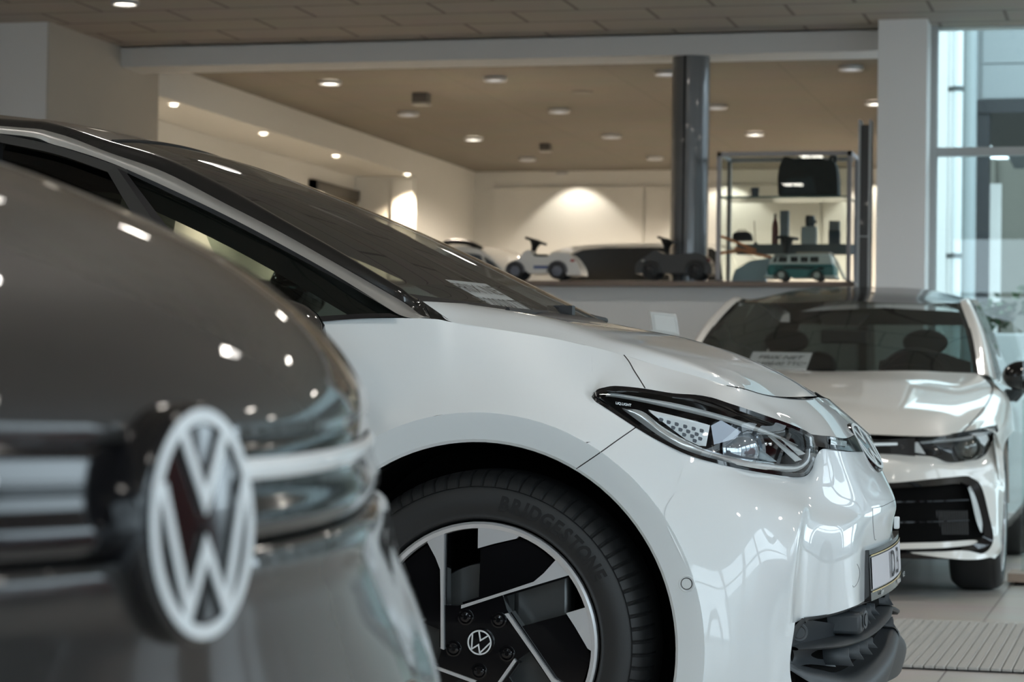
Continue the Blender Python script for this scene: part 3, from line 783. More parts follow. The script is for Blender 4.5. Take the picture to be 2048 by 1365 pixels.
for s in (-1, 1):
    b = MB(); y = s * 0.36
    b.grid(surf([[C(-1.38, y - 0.22, 1.02), C(-1.30, y - 0.24, 0.8), C(-1.20, y - 0.24, 0.55)], [C(-1.30, y, 1.05), C(-1.20, y, 0.8), C(-1.08, y, 0.55)], [C(-1.38, y + 0.22, 1.02), C(-1.30, y + 0.24, 0.8), C(-1.20, y + 0.24, 0.55)]], 4, 4))
    b.ellipsoid(C(-1.42, y, 1.16), (0.06, 0.14, 0.12)); b.ellipsoid(C(-0.98, y, 0.56), (0.3, 0.25, 0.08))
    b.build('front_seat', M['cabin'], E)
b = MB(); b.tube([C(-0.62 + 0.07 * math.cos(t), -0.36 + 0.0 + 0.18 * math.sin(t) * 1 + 0.72, 0.9 + 0.18 * math.cos(t)) for t in [R(a) for a in range(0, 361, 15)]], 0.014, 8); b.build('steering_wheel', M['cabin'], E)
for ya_ in (0.70, -0.76):
    b = MB(); b.bx(HX - 2.9, HX - 0.3, HY + ya_, HY + ya_ + 0.06, 0.4, 0.975); b.build('door_card', M['cabinlight'], E, smooth=False)
b = MB(); b.ellipsoid(PY(598, 580, 6.52), (0.08, 0.13, 0.085), 18, 10); b.build('wing_mirror', M['blackgloss'], E)
# mirror on the near side
b = MB(); b.ellipsoid(PY(560, 672, 4.56), (0.09, 0.12, 0.075), 18, 10); b.box(PY(590, 690, 4.70), (0.07, 0.2, 0.03)); b.build('wing_mirror', M['blackgloss'], E)
# tail
b = MB(); rr = [[C(-3.0, y, z) for y, z in ((-0.56, 1.25), (0, 1.33), (0.56, 1.25))], [C(-3.3, y, z) for y, z in ((-0.72, 0.98), (0, 1.0), (0.72, 0.98))], [C(-3.42, y, z) for y, z in ((-0.74, 0.6), (0, 0.6), (0.74, 0.6))], [C(-3.36, y, z) for y, z in ((-0.72, 0.28), (0, 0.28), (0.72, 0.28))]]
b.grid(surf(rr, 6, 5)); b.build('tailgate', M['blackgloss'], E)

# ---- price sheet lying on the dashboard behind the glass
s0, s1, s2, s3 = [onsurf([wscr], x, y, -0.010)[0] for x, y in ((893, 551), (975, 560), (1083, 622), (1012, 617))]
pt = thing('price_sheet', (s0 + s1 + s2 + s3) / 4, 'white price sheet PRIX NET lying behind the windscreen of the middle white hatchback', 'price sheet')
b = MB(); b.add([s0, s1, s2, s3], [(0, 1, 2, 3)]); b.build('paper', M['paper'], pt, smooth=False)
ux = (s1 - s0).normalized(); uy = (s0 - s3).normalized(); nn = ux.cross(uy)
if nn.dot(CO - s0) < 0: nn = -nn
uy2 = nn.cross(ux)
b = MB(); cpt = (s0 + s1 + s2 + s3) / 4
text_mb(b, 'PRIX NET', cpt + uy * 0.035 + nn * 0.002, ux, uy, 0.062, 0, sx=0.78); text_mb(b, '39.200,00 TTC*', cpt - uy * 0.035 + nn * 0.002, ux, uy, 0.062, 0, sx=0.58)
text_mb(b, '*TVA', cpt - uy * 0.13 + ux * 0.12 + nn * 0.002, ux, uy, 0.016, 0)
b.build('print', M['ink'], pt, smooth=False)
# ---------------------------------------------------------------- emblem: ring with V over W
def emblem(mb, c, ux, uy, r, depth, w=0.135, lift=0.0):
    ux, uy = Vector(ux).normalized() * r, Vector(uy).normalized() * r
    n = ux.cross(uy).normalized() * depth
    N_ = 56
    po = [(math.cos(2 * PI * k / N_), math.sin(2 * PI * k / N_)) for k in range(N_)]
    mb.holed(po, [(a * (1 - w), b * (1 - w)) for a, b in po], c, ux, uy, n)
    c = Vector(c) + ux.cross(uy).normalized() * lift
    mb.stroke([(-0.43, 0.82), (0.0, 0.185), (0.43, 0.82)], w, c, ux, uy, n)
    mb.stroke([(-0.81, 0.36), (-0.37, -0.76), (0.0, -0.20), (0.37, -0.76), (0.81, 0.36)], w, c, ux, uy, n)

# ---------------------------------------------------------------- wheel (built at a centre c, axle outward ax, forward fw)
def tyre_profile(R0, rim, w):
    s = R0 - rim
    return [(rim - 0.004, -w * 0.42), (rim + 0.006, -0.010), (rim + s * 0.16, -0.002), (rim + s * 0.38, 0.004), (rim + s * 0.60, 0.001), (rim + s * 0.76, -0.007), (rim + s * 0.88, -0.019), (R0 - 0.006, -0.034), (R0, -0.056), (R0 + 0.002, -w * 0.5), (R0, -w + 0.05), (R0 - 0.02, -w + 0.015), (rim + s * 0.5, -w), (rim, -w + 0.02)]
def make_tyre(c, ax, R0, rim, w, nb=78, fine=True):
    mb = MB()
    prof = cr([Vector((a, b, 0)) for a, b in tyre_profile(R0, rim, w)], 4)
    n = nb * 6 if fine else 96
    ax = Vector(ax); a = Vector((0, 0, 1)); b = ax.cross(a)
    g = []
    for p in prof:
        row = []
        for k in range(n):
            t = 2 * PI * k / n; r = p.x; h = p.y
            if fine and R0 - 0.030 < p.x and p.y > -0.075:
                ph = k % 6
                if ph == 0: r -= 0.0055
            row.append(Vector(c) + ax * h + (a * math.cos(t) + b * math.sin(t)) * r)
        g.append(row)
    mb.grid(g, closed=True)
    if fine:   # circumferential grooves of the tread are thin dark rings
        pass
    return mb

WC = C(0, 0, 0.347); WC.y = 4.735
AX = Vector((0, -1, 0)); FW = Vector((1, 0, 0)); UPV = Vector((0, 0, 1))
wheel = None
b = make_tyre(WC + AX * 0.012, AX, 0.347, 0.244, 0.215)
tyre = b.build('tyre', M['rubber'], E, sharp=28)
# raised rings and shoulder marks on the sidewall
b = MB()
for rr_, hh in ((0.316, 0.0165),): b.lathe([(rr_ - 0.0008, hh - 0.006), (rr_, hh - 0.003), (rr_ + 0.0008, hh - 0.006)], WC, AX, 96)
word = 'BRIDGESTONE'
wds = [1.0, 1.0, 0.6, 1.05, 1.1, 0.9, 0.95, 0.95, 1.1, 1.1, 0.9]
for i, ch in enumerate(word):
    a = R(7.2 + 5.1 * (sum(wds[:i]) + wds[i] / 2))
    o = WC + (UPV * math.cos(a) + FW * math.sin(a)) * 0.2845 + AX * 0.0165
    text_mb(b, ch, o, FW * math.cos(a) - UPV * math.sin(a), UPV * math.cos(a) + FW * math.sin(a), 0.041, 0.0005, bold=0.0016, sx=0.86, shear=0.12)
for k in range(78):
    a = R(k * 360 / 78)
    o = WC + (UPV * math.cos(a) + FW * math.sin(a)) * 0.3225 + AX * 0.0065
    text_mb(b, '1', o, FW * math.cos(a) - UPV * math.sin(a), UPV * math.cos(a) + FW * math.sin(a) - AX * 0.45, 0.013, 0.0012, bold=0.0002) if 8 < k < 30 else None
b.build('tyre_lettering', M['rubbertext'], tyre, smooth=False)

def alloy(c, ax, fw, up, r, parent, hub=True):
    """rim with five bladed spokes; the face lies at the plane of c"""
    org = Vector(c)
    b = MB()
    b.lathe([(r * 1.015, -0.018), (r * 1.015, 0.000), (r * 0.995, 0.004), (r * 0.962, 0.002), (r * 0.955, -0.012), (r * 0.955, -0.02)], org, ax, 72)
    def rot(pt, k):
        t = -R(72 * k); x, y = pt
        return (x * math.cos(t) - y * math.sin(t), x * math.sin(t) + y * math.cos(t))
    def P_(u, v): return (u * r, v * r)
    arc = lambda a0, a1, rr, n=8: [(rr * math.sin(R(a0 + (a1 - a0) * i / n)), rr * math.cos(R(a0 + (a1 - a0) * i / n))) for i in range(n + 1)]
    blade = [(-0.316, -0.075), (-0.326, 0.35), (-0.326, 0.906)] + arc(-19.8, -29.4, 0.962)[1:] + [(-0.476, 0.83), (-0.40, 0.70), (-0.358, 0.60), (-0.350, 0.35), (-0.343, -0.065)]
    tri = [(-0.03, 0.79), (0.10, 0.83), (0.25, 0.868), (0.30, 0.88)] + arc(20.0, -1.8, 0.963)
    D = -Vector(ax) * 0.014
    for k in range(5):
        b.prism([P_(*rot(q_, k)) for q_ in blade], org + Vector(ax) * 0.001, fw, up, D)
        b.prism([P_(*rot(q_, k)) for q_ in tri], org + Vector(ax) * 0.001, fw, up, D)
    b.build('alloy_spokes', M['alu'], parent, sharp=25)
    # black set-back faces: window plates and the hub star
    b = MB()
    win = [(-0.02, 0.785), (0.31, 0.872), (0.38, 0.875), (0.63, 0.70), (0.645, 0.67), (0.47, 0.51), (-0.20, 0.265), (-0.03, 0.34)]
    for k in range(5):
        b.prism([P_(*rot(q_, k)) for q_ in win], org - Vector(ax) * 0.012, fw, up, -Vector(ax) * 0.008)
    b.build('window_plate', M['blackgloss'], parent, sharp=25)
    b = MB()
    star = []
    for k in range(5):
        for q_ in [(-0.345, -0.05), (-0.33, 0.30), (-0.20, 0.30)]: star.append(P_(*rot(q_, k)))
    b.prism(star, org - Vector(ax) * 0.006, fw, up, -Vector(ax) * 0.03)
    for k in range(5):   # arms that carry the blades
        arm = [(-0.365, -0.06), (-0.372, 0.60), (-0.34, 0.93), (-0.31, 0.93), (-0.306, 0.2), (-0.29, -0.05)]
        b.prism([P_(*rot(q_, k)) for q_ in arm], org - Vector(ax) * 0.009, fw, up, -Vector(ax) * 0.03)
    b.lathe([(r * 0.955, -0.012), (r * 0.92, -0.10), (r * 0.90, -0.19)], org, ax, 64)
    hb = b.build('hub', M['blackgloss'], parent, sharp=25)
    # lug nuts in sunk cups, centre cap
    for k in range(5):
        u, v = rot((-0.135, 0.205), k); o = org + Vector(fw) * u * r + Vector(up) * v * r
        b = MB(); b.lathe([(0.0165, -0.007), (0.0165, -0.004), (0.0135, -0.0035), (0.0125, -0.0055), (0.0095, -0.002), (0.005, -0.001), (0.0042, -0.004), (0.0001, -0.004)], o, ax, 18); b.build('wheel_bolt', M['blackgloss'], parent)
    b = MB(); b.lathe([(r * 0.118, -0.006), (r * 0.118, 0.000), (r * 0.112, 0.002), (0.0001, 0.003)], org, ax, 40); cap = b.build('centre_cap', M['blackgloss'], parent)
    t = R(-24)
    ux = Vector(fw) * math.cos(t) + Vector(up) * math.sin(t); uy = -Vector(fw) * math.sin(t) + Vector(up) * math.cos(t)
    b = MB(); emblem(b, org + Vector(ax) * 0.0030, ux, uy, r * 0.105, 0.0008, 0.12); b.build('cap_emblem', M['emblemwhite'], cap, sharp=20)
    # brake disc and caliper behind
    b = MB(); b.lathe([(0.055, -0.075), (0.155, -0.075), (0.157, -0.079), (0.157, -0.098)], org, ax, 64); b.lathe([(0.0001, -0.05), (0.07, -0.05), (0.075, -0.055), (0.078, -0.078)], org, ax, 48); b.build('brake_disc', M['steel'], parent)
alloy(WC + AX * 0.004, AX, FW, UPV, 0.2405, E)
b = MB(); b.bx(WC.x + 0.05, WC.x + 0.17, 4.80, 4.86, WC.z + 0.0, WC.z + 0.15); o = b.build('brake_caliper', M['steel'], E); bevel(o, 0.012, 3)
# far front wheel and the rear pair
def plain_wheel(c, ax, R0=0.347, rim=0.24, w=0.215, parent=E):
    b = make_tyre(c, ax, R0, rim, w, fine=False); t = b.build('tyre', M['rubber'], parent, sharp=40)
    b = MB(); b.lathe([(rim * 1.02, -0.012), (rim, 0.0), (rim * 0.95, -0.004), (rim * 0.93, -0.03), (0.0001, -0.035)], c, ax, 48); b.build('wheel_disc', M['blackgloss'], t)
plain_wheel(mir(WC), -AX); 
for s in (-1, 1): plain_wheel(C(-2.765, s * 0.915, 0.347), Vector((0, s, 0)))

# ---------------------------------------------------------------- headlamp (right side is seen; the left mirrors it)
top = [(1183, 796, 4.79), (1190, 785, 4.79), (1205, 776.5, 4.80), (1225, 772.5, 4.81), (1250, 773.5, 4.82), (1290, 778, 4.842), (1345, 787, 4.855), (1404, 792, 4.877), (1470, 811, 4.92), (1520, 828, 4.98), (1580, 849, 5.05), (1620, 868, 5.125), (1635, 893, 5.19)]
bot = [(1183, 797, 4.79), (1190, 804, 4.785), (1200, 810, 4.782), (1214, 818.5, 4.778), (1229, 828, 4.775), (1272, 856, 4.77), (1316, 881.5, 4.768), (1375, 910, 4.785), (1440, 929, 4.835), (1500, 941, 4.93), (1560, 951, 5.03), (1606, 953, 5.12), (1631, 926, 5.185)]
TP, BT = [T(t) for t in top], [T(t) for t in bot]
def hl(s, d, lo=0, hi=13):
    """row at fraction s between top and bottom edge, pushed d metres inward"""
    out = []
    for a, c in zip(TP[lo:hi], BT[lo:hi]):
        p = a * (1 - s) + c * s
        k = 4 * s * (1 - s)
        inn = Vector((-0.55, 0.83, 0))
        out.append(p + inn * d + Vector((0.004, -0.010, 0)) * k)
    return out
for side in (0, 1):
    f = (lambda g: g) if side == 0 else (lambda g: [[mir(p) for p in r] for r in g])
    b = MB(); rows = [hl(s, 0.0) for s in (0, 0.25, 0.5, 0.75, 1)]
    b.grid(f(surf(rows, 5, 4))); lamp = b.build('headlamp', M['lens'], E, sharp=80)
    b = MB(); b.grid(f(surf([hl(0, 0.004), hl(0.02, 0.05), hl(0.5, 0.075), hl(0.98, 0.05), hl(1, 0.004)], 5, 4))); b.build('lamp_housing', M['blackgloss'], lamp, sharp=60)
    # black border mask printed on the lens edge
    b = MB()
    edge = TP + BT[::-1]
    cc_ = sum(edge, Vector()) / len(edge)
    n = len(TP)
    def inset(i, w):
        a, c = TP[i], BT[i]; d = (c - a); L_ = max(d.length, 1e-4); k = min(w, L_ * 0.48)
        return a + d / L_ * k, c - d / L_ * k
    insT = [inset(i, 0.010)[0] for i in range(n)]; insB = [inset(i, 0.0085)[1] for i in range(n)]
    off = Vector((0.001, -0.0016, 0))
    loop_o = [p + off for p in TP + BT[::-1]]; loop_i = [p + off for p in insT + insB[::-1]]
    loop_i[n - 1] = loop_i[n - 1] + (cc_ - loop_i[n - 1]).normalized() * 0.010; loop_i[n] = loop_i[n] + (cc_ - loop_i[n]).normalized() * 0.012
    lo_ = cr(loop_o + [loop_o[0]], 4); li_ = cr(loop_i + [loop_i[0]], 4)
    b.grid(f([lo_, li_])); b.build('lamp_border', M['blackgloss'], lamp, sharp=60)
    # upper daytime light bar
    def hrow(pts, d): return [PY(x, y, Y) + Vector((-0.55, 0.83, 0)) * d for x, y, Y in pts]
    u0 = hrow([(1217, 793, 4.80), (1228, 786, 4.812), (1290, 796, 4.83), (1350, 806, 4.845), (1410, 820, 4.875), (1480, 840, 4.93), (1550, 866, 5.01), (1600, 890, 5.09)], 0.016)
    u1 = hrow([(1212, 794, 4.80), (1235, 795, 4.812), (1290, 805, 4.83), (1350, 818, 4.845), (1410, 832, 4.875), (1480, 851, 4.93), (1550, 874, 5.01), (1600, 894, 5.09)], 0.016)
    um = [(a + c) / 2 + Vector((0.004, -0.008, 0)) for a, c in zip(u0, u1)]
    b = MB(); b.grid(f(surf([u0, um, u1], 5, 4))); b.build('daytime_light_bar', mat('light_guide', (0.75, 0.79, 0.80), 0.25, coat=0.8), lamp)
    # lower bright bar running round the front
    w0 = hrow([(1242, 817, 4.79), (1290, 823, 4.80), (1330, 853, 4.80), (1376, 880, 4.80), (1420, 900, 4.82), (1480, 916, 4.88), (1540, 925, 4.98), (1590, 930, 5.08), (1612, 920, 5.13), (1618, 900, 5.15)], 0.018)
    w1 = hrow([(1250, 820, 4.79), (1284, 845, 4.79), (1322, 872, 4.785), (1366, 897, 4.785), (1415, 915, 4.815), (1480, 931, 4.875), (1540, 941, 4.975), (1595, 944, 5.085), (1622, 926, 5.14), (1626, 900, 5.155)], 0.012)
    wm = [(a + c) / 2 + Vector((0.005, -0.009, 0.002)) for a, c in zip(w0, w1)]
    b = MB(); b.grid(f(surf([w0, wm, w1], 5, 4))); b.build('lower_light_bar', mat('light_bar', (0.72, 0.75, 0.76), 0.18, 0.55, coat=0.8), lamp)
    # side element with rounded dark cells
    Y0 = 4.832
    pl = [(1296, 822), (1310, 831), (1420, 851), (1412, 893), (1398, 892), (1372, 880)]
    pv = [PY(x, y, Y0 + (x - 1296) * 0.0004) for x, y in pl]
    b = MB(); b.add(f([pv])[0], [tuple(range(len(pv)))])
    sd = b.build('side_element', mat('pearl_reflector', (0.72, 0.76, 0.78), 0.35, coat=0.5), lamp, smooth=False)
    b = MB()
    cells = [(1322, 840), (1337, 845), (1353, 849), (1370, 853.5), (1387, 858), (1346, 856), (1360.5, 860), (1376, 863.5), (1368, 870), (1384, 873), (1403, 862), (1393, 869), (1400, 878), (1389, 882)]
    for x, y in cells:
        s_ = 5.2; pp = []
        for dx, dy in ((-0.8, -0.55), (-0.45, -0.9), (0.5, -0.65), (0.95, -0.2), (0.8, 0.55), (0.45, 0.9), (-0.5, 0.65), (-0.95, 0.2)):
            pp.append(PY(x + dx * s_, y + dy * s_ * 0.9, Y0 + (x - 1296) * 0.0004 - 0.0015))
        b.add(f([pp])[0], [tuple(range(8))])
    b.build('cell', mat('cell_grey', (0.16, 0.18, 0.21), 0.3), sd, smooth=False)
    b = MB(); r0 = hrow([(1300, 820, 4.83), (1360, 834, 4.85), (1420, 850, 4.88)], 0.01); r1 = hrow([(1312, 831, 4.83), (1365, 842, 4.85), (1418, 856, 4.88)], 0.01)
    b.grid(f(surf([r0, r1], 4, 2))); b.build('side_rail', M['emblemwhite'], lamp)
    # projector lens: large dome in a dark ring, clear fins on its right
    pc = PY(1478, 902, 4.99); nn = Vector((0.80, -0.58, 0.12)).normalized()
    if side: pc = mir(pc); nn.y = -nn.y
    b = MB(); b.lathe([(0.058, -0.02), (0.058, 0.012), (0.054, 0.016), (0.053, 0.004), (0.045, 0.018), (0.030, 0.030), (0.014, 0.036), (0.0001, 0.038)], pc, nn, 40); b.build('projector', mat('projector_glass', (0.42, 0.47, 0.52), 0.05, 0.6, coat=1.0), lamp)
    b = MB(); b.lathe([(0.056, 0.012), (0.063, 0.016), (0.070, 0.006), (0.070, -0.03)], pc, nn, 40); b.build('projector_ring', M['blackgloss'], lamp)
    pl = [(1422, 852), (1442, 841), (1482, 864), (1470, 878), (1428, 890)]
    pv = [PY(x, y, 4.905 + (x - 1422) * 0.0006) for x, y in pl]
    b = MB(); b.add(f([pv])[0], [tuple(range(5))]); b.build('reflector_plate', mat('reflector_blue_grey', (0.50, 0.53, 0.60), 0.25, 0.5), lamp, smooth=False)
    b = MB(); pv = hrow([(1478, 853, 5.0), (1530, 905, 5.02), (1554, 924, 5.03), (1524, 924, 5.02), (1476, 878, 5.0)], 0.0)
    b.add(f([pv])[0], [tuple(range(5))]); b.build('clear_fin', mat('fin_grey', (0.22, 0.26, 0.28), 0.12, 0.4, coat=0.8), lamp, smooth=False)
    b = MB()
    for a_, c_ in (((1540, 872), (1597, 922)), ((1562, 875), (1604, 910))):
        pv = [PY(a_[0] - 5, a_[1], 5.02), PY(a_[0] + 6, a_[1] + 1, 5.02), PY(c_[0] + 7, c_[1] - 2, 5.10), PY(c_[0] - 7, c_[1] + 2, 5.10)]
        b.add(f([pv])[0], [(0, 1, 2, 3)])
    b.build('bright_strip', M['emblemwhite'], lamp, smooth=False)
    b = MB()
    for k in range(7):
        p = PY(1482 + k * 9.5, 858 + k * 5 + (k % 2) * 5, 5.0 + k * 0.008)
        if side: p = mir(p)
        b.ellipsoid(p, (0.006, 0.004, 0.006), 8, 6)
    b.build('crystal', M['chrome'], lamp)
    if side == 0:
        b = MB(); o = PY(1247, 809, 4.783); text_mb(b, 'LIQ.LIGHT', o, PY(1260, 811, 4.785) - o, Vector((0, 0, 1)), 0.007, 0.0004, bold=0.0002); b.build('lamp_lettering', M['emblemwhite'], lamp, smooth=False)
# ---- dark light strip between headlamp and emblem
for side in (0, 1):
    f = (lambda g: g) if side == 0 else (lambda g: [[mir(p) for p in r] for r in g])
    lo = [q(1632, 893, 5.175), q(1660, 898, 5.215), q(1692, 902, 5.30), q(1718, 904, 5.42), q(1740, 903, 5.60)]
    hi = [q(1622, 869, 5.13), q(1660, 874, 5.215), q(1692, 878, 5.345), q(1706, 873, 5.46), q(1718, 867, 5.60)]
    b = MB(); b.grid(f(surf([hi, lo], 5, 3))); b.build('light_strip', M['blackgloss'], E)
    b = MB(); b.grid(f(surf([[p + Vector((0.002, -0.003, 0)) for p in (hi[1] * 0.8 + lo[1] * 0.2, hi[2] * 0.8 + lo[2] * 0.2)], [p + Vector((0.002, -0.003, 0)) for p in (hi[1] * 0.35 + lo[1] * 0.65, hi[2] * 0.35 + lo[2] * 0.65)]], 4, 3))); b.build('strip_light_guide', mat('smoked_guide', (0.16, 0.18, 0.18), 0.2, coat=0.6), E)
# ---- round emblem on the nose
en = Vector((0.82, -0.10, 0.56)).normalized()
ec = q(1721, 901, 5.56) + en * 0.010; eu = Vector((0, 1, 0)); eu = (eu - en * eu.dot(en)).normalized(); ev = en.cross(eu)
b = MB(); b.lathe([(0.066, -0.02), (0.066, 0.004), (0.0625, 0.007), (0.0001, 0.009)], ec, en, 48); eb = b.build('nose_emblem_base', M['blackgloss'], E)
b = MB(); emblem(b, ec + en * 0.0085, eu, ev, 0.061, 0.002, 0.12); b.build('nose_emblem', M['emblemwhite'], eb, sharp=20)

# ---- number plate in its dealer frame
pa, pb_, pcx, pd = q(1746, 1106, 5.325), q(1804, 1066, 5.85), q(1805, 1158, 5.85), q(1746, 1199, 5.325)
pl_ = thing('number_plate', (pa + pc) / 2, 'white number plate in a black gold-lined frame on the nose of the middle hatchback', 'number plate')
ux = (pb_ - pa); W_ = ux.length; ux.normalize(); uy = Vector((0, 0, 1)); nn = Vector((uy.y * 0 + ux.y, -ux.x, 0)).normalized()
if nn.x < 0: nn = -nn
nn = (nn + Vector((0, 0, 0.05))).normalized(); uy = nn.cross(ux).normalized()
if uy.z < 0: uy = -uy
px_ = lambda s, t, d=0.0: pa + ux * (W_ * s) + uy * t + nn * d
Ht = (pa - pd).length
def bow(s): return -0.018 * (2 * s - 1) ** 2 + 0.010
def platerow(t, d): return [px_(s / 12, t, d + bow(s / 12)) for s in range(13)]
b = MB(); b.grid([platerow(0.004, -0.02), platerow(0.006, 0.0), platerow(-Ht - 0.005, 0.0), platerow(-Ht - 0.007, -0.02)])
b.add([px_(0, 0.006, bow(0)), px_(0, -Ht - 0.005, bow(0)), px_(0, -Ht - 0.007, bow(0) - 0.035), px_(0, 0.004, bow(0) - 0.035)], [(0, 1, 2, 3)])
fr_ = b.build('plate_frame', M['blackgloss'], pl_, sharp=30)
b = MB(); b.grid([[px_(0.02 + 0.96 * s / 12, -0.012, 0.0015 + bow(0.02 + 0.96 * s / 12)) for s in range(13)], [px_(0.02 + 0.96 * s / 12, -Ht + 0.020, 0.0015 + bow(0.02 + 0.96 * s / 12)) for s in range(13)]])
b.build('plate_face', mat('plate_white', (0.66, 0.66, 0.70), 0.5), pl_)
b = MB()
for t in (-0.006, -Ht + 0.016): b.grid([[px_(0.01 + 0.98 * s / 12, t, 0.002 + bow(0.01 + 0.98 * s / 12)) for s in range(13)], [px_(0.01 + 0.98 * s / 12, t - 0.003, 0.002 + bow(0.01 + 0.98 * s / 12)) for s in range(13)]])
b.build('gold_line', M['gold'], fr_)
b = MB(); text_mb(b, 'ID.3', px_(0.50, -Ht * 0.48, 0.0125), ux, uy, 0.085, 0.0005, bold=0.0005, sx=1.05); b.build('plate_lettering', M['ink'], pl_, smooth=False)
b = MB(); text_mb(b, 'Garage Rety Debrie', px_(0.27, -Ht + 0.006, 0.004), ux, uy, 0.017, 0.0005, bold=0.0003); text_mb(b, 'Montluel', px_(0.65, -Ht + 0.006, 0.011), ux, uy, 0.017, 0.0005, bold=0.0003); text_mb(b, '04.73', px_(0.9, -Ht + 0.006, 0.006), ux, uy, 0.017, 0.0005)
b.build('frame_lettering', M['emblemwhite'], fr_, smooth=False)

# ---- lower intake: charcoal plastic insert with lip, blade and fins
pt = [(1608, 1236, 4.97), (1650, 1230, 5.06), (1690, 1219, 5.16), (1728, 1203, 5.325), (1760, 1191, 5.50), (1774, 1184, 5.60)]
upedge = [T(t) for t in pt]
bt = [(1575, 1330, 4.93), (1590, 1343, 4.96), (1640, 1362, 5.05), (1700, 1372, 5.20), (1760, 1352, 5.42), (1784, 1335, 5.60)]
b = MB(True)
# outer frame: left cheek, lower lip
lefte = [T((1604, 1237, 4.93)), T((1584, 1262, 4.905)), T((1571, 1300, 4.895)), T((1566, 1325, 4.89)), T((1575, 1346, 4.895))]
chk = [T((1628, 1242, 5.06)), T((1612, 1266, 5.05)), T((1600, 1300, 5.045)), T((1600, 1318, 5.045)), T((1612, 1330, 5.05))]
chk2 = [T((1668, 1248, 5.20)), T((1672, 1262, 5.22)), T((1662, 1298, 5.21)), T((1664, 1318, 5.21)), T((1672, 1335, 5.22))]
both(b, surf([lefte, chk, chk2], 5, 5))
lip0 = [T(t) for t in [(1573, 1322, 4.925), (1600, 1330, 5.02), (1650, 1342, 5.13), (1690, 1346, 5.24), (1750, 1305, 5.42), (1778, 1254, 5.60)]]
lip1 = [T(t) for t in [(1574, 1330, 4.922), (1605, 1341, 4.99), (1655, 1352, 5.07), (1710, 1352, 5.20), (1770, 1306, 5.42), (1793, 1257, 5.60)]]
lip2 = [T(t) for t in [(1578, 1338, 4.925), (1612, 1356, 4.985), (1668, 1378, 5.07), (1735, 1372, 5.20), (1784, 1326, 5.42), (1799, 1283, 5.60)]]
lip3 = [T(t) for t in [(1584, 1344, 4.93), (1620, 1366, 4.99), (1680, 1400, 5.09), (1735, 1405, 5.22), (1766, 1385, 5.42), (1772, 1365, 5.60)]]
both(b, surf([lip0, lip1, lip2, lip3], 6, 5)); both(b, surf([[p + Vector((-0.09, 0.03, 0.012)) for p in lip0], lip0], 6, 2))
# upper edge band
ue2 = [T(t) for t in [(1612, 1247, 4.985), (1652, 1240, 5.075), (1692, 1229, 5.175), (1728, 1214, 5.335), (1758, 1202, 5.50), (1770, 1195, 5.60)]]
ue3 = [p + Vector((-0.10, 0.02, 0)) for p in ue2]
both(b, surf([upedge, ue2], 6, 2)); both(b, surf([ue2, ue3], 6, 2))
ins = b.build('intake_insert', M['plastic'], E, sharp=50, merge=0.002, relax=2)
b = MB(True)
bl0 = [T(t) for t in [(1591, 1295, 4.955), (1640, 1291, 5.03), (1690, 1284, 5.13), (1735, 1265, 5.30), (1772, 1232, 5.48), (1781, 1210, 5.60)]]
bl1 = [T(t) for t in [(1593, 1302, 4.955), (1640, 1300, 5.03), (1692, 1294, 5.13), (1740, 1275, 5.30), (1776, 1243, 5.48), (1783, 1220, 5.60)]]
bk = [p + Vector((-0.12, 0.03, 0.004)) for p in bl0]
both(b, surf([bk, bl0], 6, 2)); both(b, surf([bl0, [(a + c) / 2 + Vector((0.006, -0.006, 0)) for a, c in zip(bl0, bl1)], bl1], 6, 3)); both(b, surf([bl1, [p + Vector((-0.12, 0.03, 0.0)) for p in bl1]], 6, 2))
b.build('intake_blade', M['plastic'], E, sharp=45)
for i, (x, yt, yb, Y) in enumerate([(1700, 1297, 1333, 5.16), (1721, 1291, 1320, 5.23), (1738, 1283, 1310, 5.31), (1748, 1276, 1297, 5.38), (1734, 1216, 1248, 5.34), (1744, 1212, 1240, 5.41), (1752, 1208, 1230, 5.48)]):
    b = MB(); a_, c_ = PY(x - 3, yt, Y), PY(x + 7, yb, Y)
    m_ = PY(x - 2, (yt + yb) / 2, Y)
    cv = [Vector((-0.09, 0.01, 0))]
    both(b, [[a_, m_, c_], [p + cv[0] for p in (a_, m_, c_)]]); solid(b.build('intake_fin', M['plastic'], E), 0.003, 0)
b = MB(True)
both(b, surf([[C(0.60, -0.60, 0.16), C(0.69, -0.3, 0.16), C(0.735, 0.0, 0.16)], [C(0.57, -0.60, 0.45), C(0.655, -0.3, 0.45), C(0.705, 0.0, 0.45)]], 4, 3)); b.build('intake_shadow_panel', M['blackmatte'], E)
b = MB(); pc = q(1716, 1247, 5.24); b.box(pc + Vector((-0.04, 0, 0)), (0.10, 0.07, 0.045)); o = b.build('radar_sensor', M['plastic'], E); bevel(o, 0.008)
sensor(q(1730, 1240, 5.245), (1, -0.15, 0), 0.012, M['plastic'], 'front_camera')
sensor(q(1599, 1266, 4.98), (0.55, -0.83, 0), 0.0115, M['plastic'])
